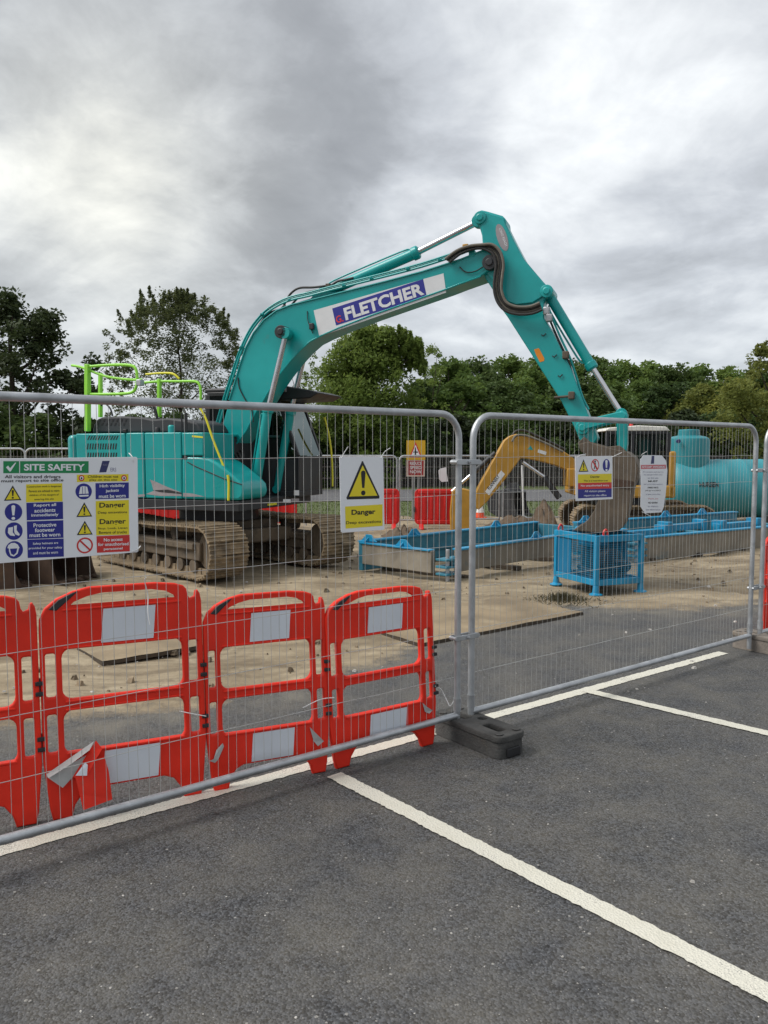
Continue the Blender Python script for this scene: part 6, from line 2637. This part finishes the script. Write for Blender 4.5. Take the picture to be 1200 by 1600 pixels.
# dark shrubs along the far side of the road
shr = []
for i in range(3):
    cl = crown_clumps(1.9, 1.6, .0, 3.2, 60, 80 + i, .45, .3, .4, .3)
    shr.append(leaf_cloud('crown', L_hedge if i < 2 else L_dark, cl, .2, 90 + i, 120))
SHR = [(-15, 27, 3.9), (62, 27.5, 3.5), (135, 28, 3.3), (205, 28.5, 3.3), (275, 29, 3.2), (345, 29.5, 3.2), (410, 40, 4.2), (470, 41, 4.0), (530, 43, 4.4), (600, 44, 4.2), (655, 44, 4.0),
       (715, 45, 4.3), (775, 45.5, 4.0), (830, 46, 4.4), (890, 46, 4.1), (950, 46, 4.3), (1010, 47, 4.0), (1070, 46, 4.4), (1130, 46, 4.2), (1190, 46, 4.6), (1250, 46, 4.2), (-90, 27, 4.0)]
SHL = ['dark shrub at the left edge above the safety board', 'dark shrub just left of the lime rails\' post', 'dark shrub behind the first lime post', 'dark shrub behind the teal digger\'s black hood', 'dark shrub behind the teal digger\'s exhaust',
       'dark shrub behind the foot of the teal boom', 'dark shrub behind the teal digger\'s boom cylinders', 'dark shrub behind the teal digger\'s cab', 'dark shrub above the Danger sign\'s left corner', 'dark shrub above the Danger sign\'s right corner',
       'dark shrub behind the yellow and red road sign', 'dark shrub above the pair of middle fence posts', 'dark shrub behind the yellow digger\'s arm cylinder', 'dark shrub behind the yellow digger\'s knuckle', 'dark shrub behind the teal bucket pins',
       'dark shrub left of the cream roofed cab', 'dark shrub behind the cream roofed cab', 'dark shrub behind the tank\'s turret', 'dark shrub above the tank beside the turret', 'dark shrub behind the right end posts', 'dark shrub beyond the right edge', 'dark shrub beyond the left edge']
for i, (px, Y, h) in enumerate(SHR):
    s_ = h / 3.6
    near = Y < 35
    tree('dark_shrub', SHL[i], 'shrub', spot(px, Y), shr[i % 3], None,
         'dark shrubs at the left' if near else 'dark shrubs beyond the road', (s_ * rr.uniform(1.0, 1.25), s_, s_ * rr.uniform(.92, 1.06)), rr.uniform(0, 6.28))

# dark board fence on the far side of the road
fe = thing('board_fence', 'dark weathered board fence along the far side of the road', 'fence', spot(560, 41.0))
fx = [at_y(px, 760, 41.0).x - fe.location.x for px in (395, 1240)]
rr = random.Random(2)
mb = MB()
z = .12
while z < 1.56:
    x = fx[0]
    while x < fx[1]:
        w = rr.uniform(2.3, 2.5)
        mb.box((x + w / 2, rr.uniform(-.012, .012), z + rr.uniform(-.008, .008)), (w - .015, .03, .135))
        x += w
    z += .155
o = mb.build('fence_boards', M['timber'], fe, smooth=0)
o['kind'] = 'stuff'
x = fx[0]
pm = MB()
pm.box((0, -.06, .85), (.11, .11, 1.7))
pm = pm.mesh('post', M['timber'])
while x < fx[1]:
    put('post', pm, fe).location = (x, 0, 0)
    x += 2.4
# rough grass on the verge
rs_g = np.random.RandomState(77)
n = 5200
X = rs_g.uniform(-9, 15, n)
Y = rs_g.uniform(21.3, 28.8, n)
h = rs_g.uniform(.03, .09, n)
V = np.zeros((n, 3, 3), np.float32)
V[:, 0] = np.stack([X - .012, Y, np.zeros(n)], 1)
V[:, 1] = np.stack([X + .012, Y, np.zeros(n)], 1)
V[:, 2] = np.stack([X + rs_g.uniform(-.06, .06, n), Y + rs_g.uniform(-.05, .05, n), h], 1)
me = bpy.data.meshes.new('verge_grass')
me.vertices.add(3 * n)
me.vertices.foreach_set('co', V.ravel())
me.loops.add(3 * n)
me.loops.foreach_set('vertex_index', np.arange(3 * n, dtype=np.int32))
me.polygons.add(n)
me.polygons.foreach_set('loop_start', np.arange(0, 3 * n, 3, dtype=np.int32))
me.polygons.foreach_set('loop_total', np.full(n, 3, dtype=np.int32))
me.update(calc_edges=True)
me.materials.append(leaf_mat('verge_blades', (.06, .095, .02), (.12, .14, .045)))
tag(put('verge_grass', me), 'rough green grass on the verge behind the site', kind='stuff')
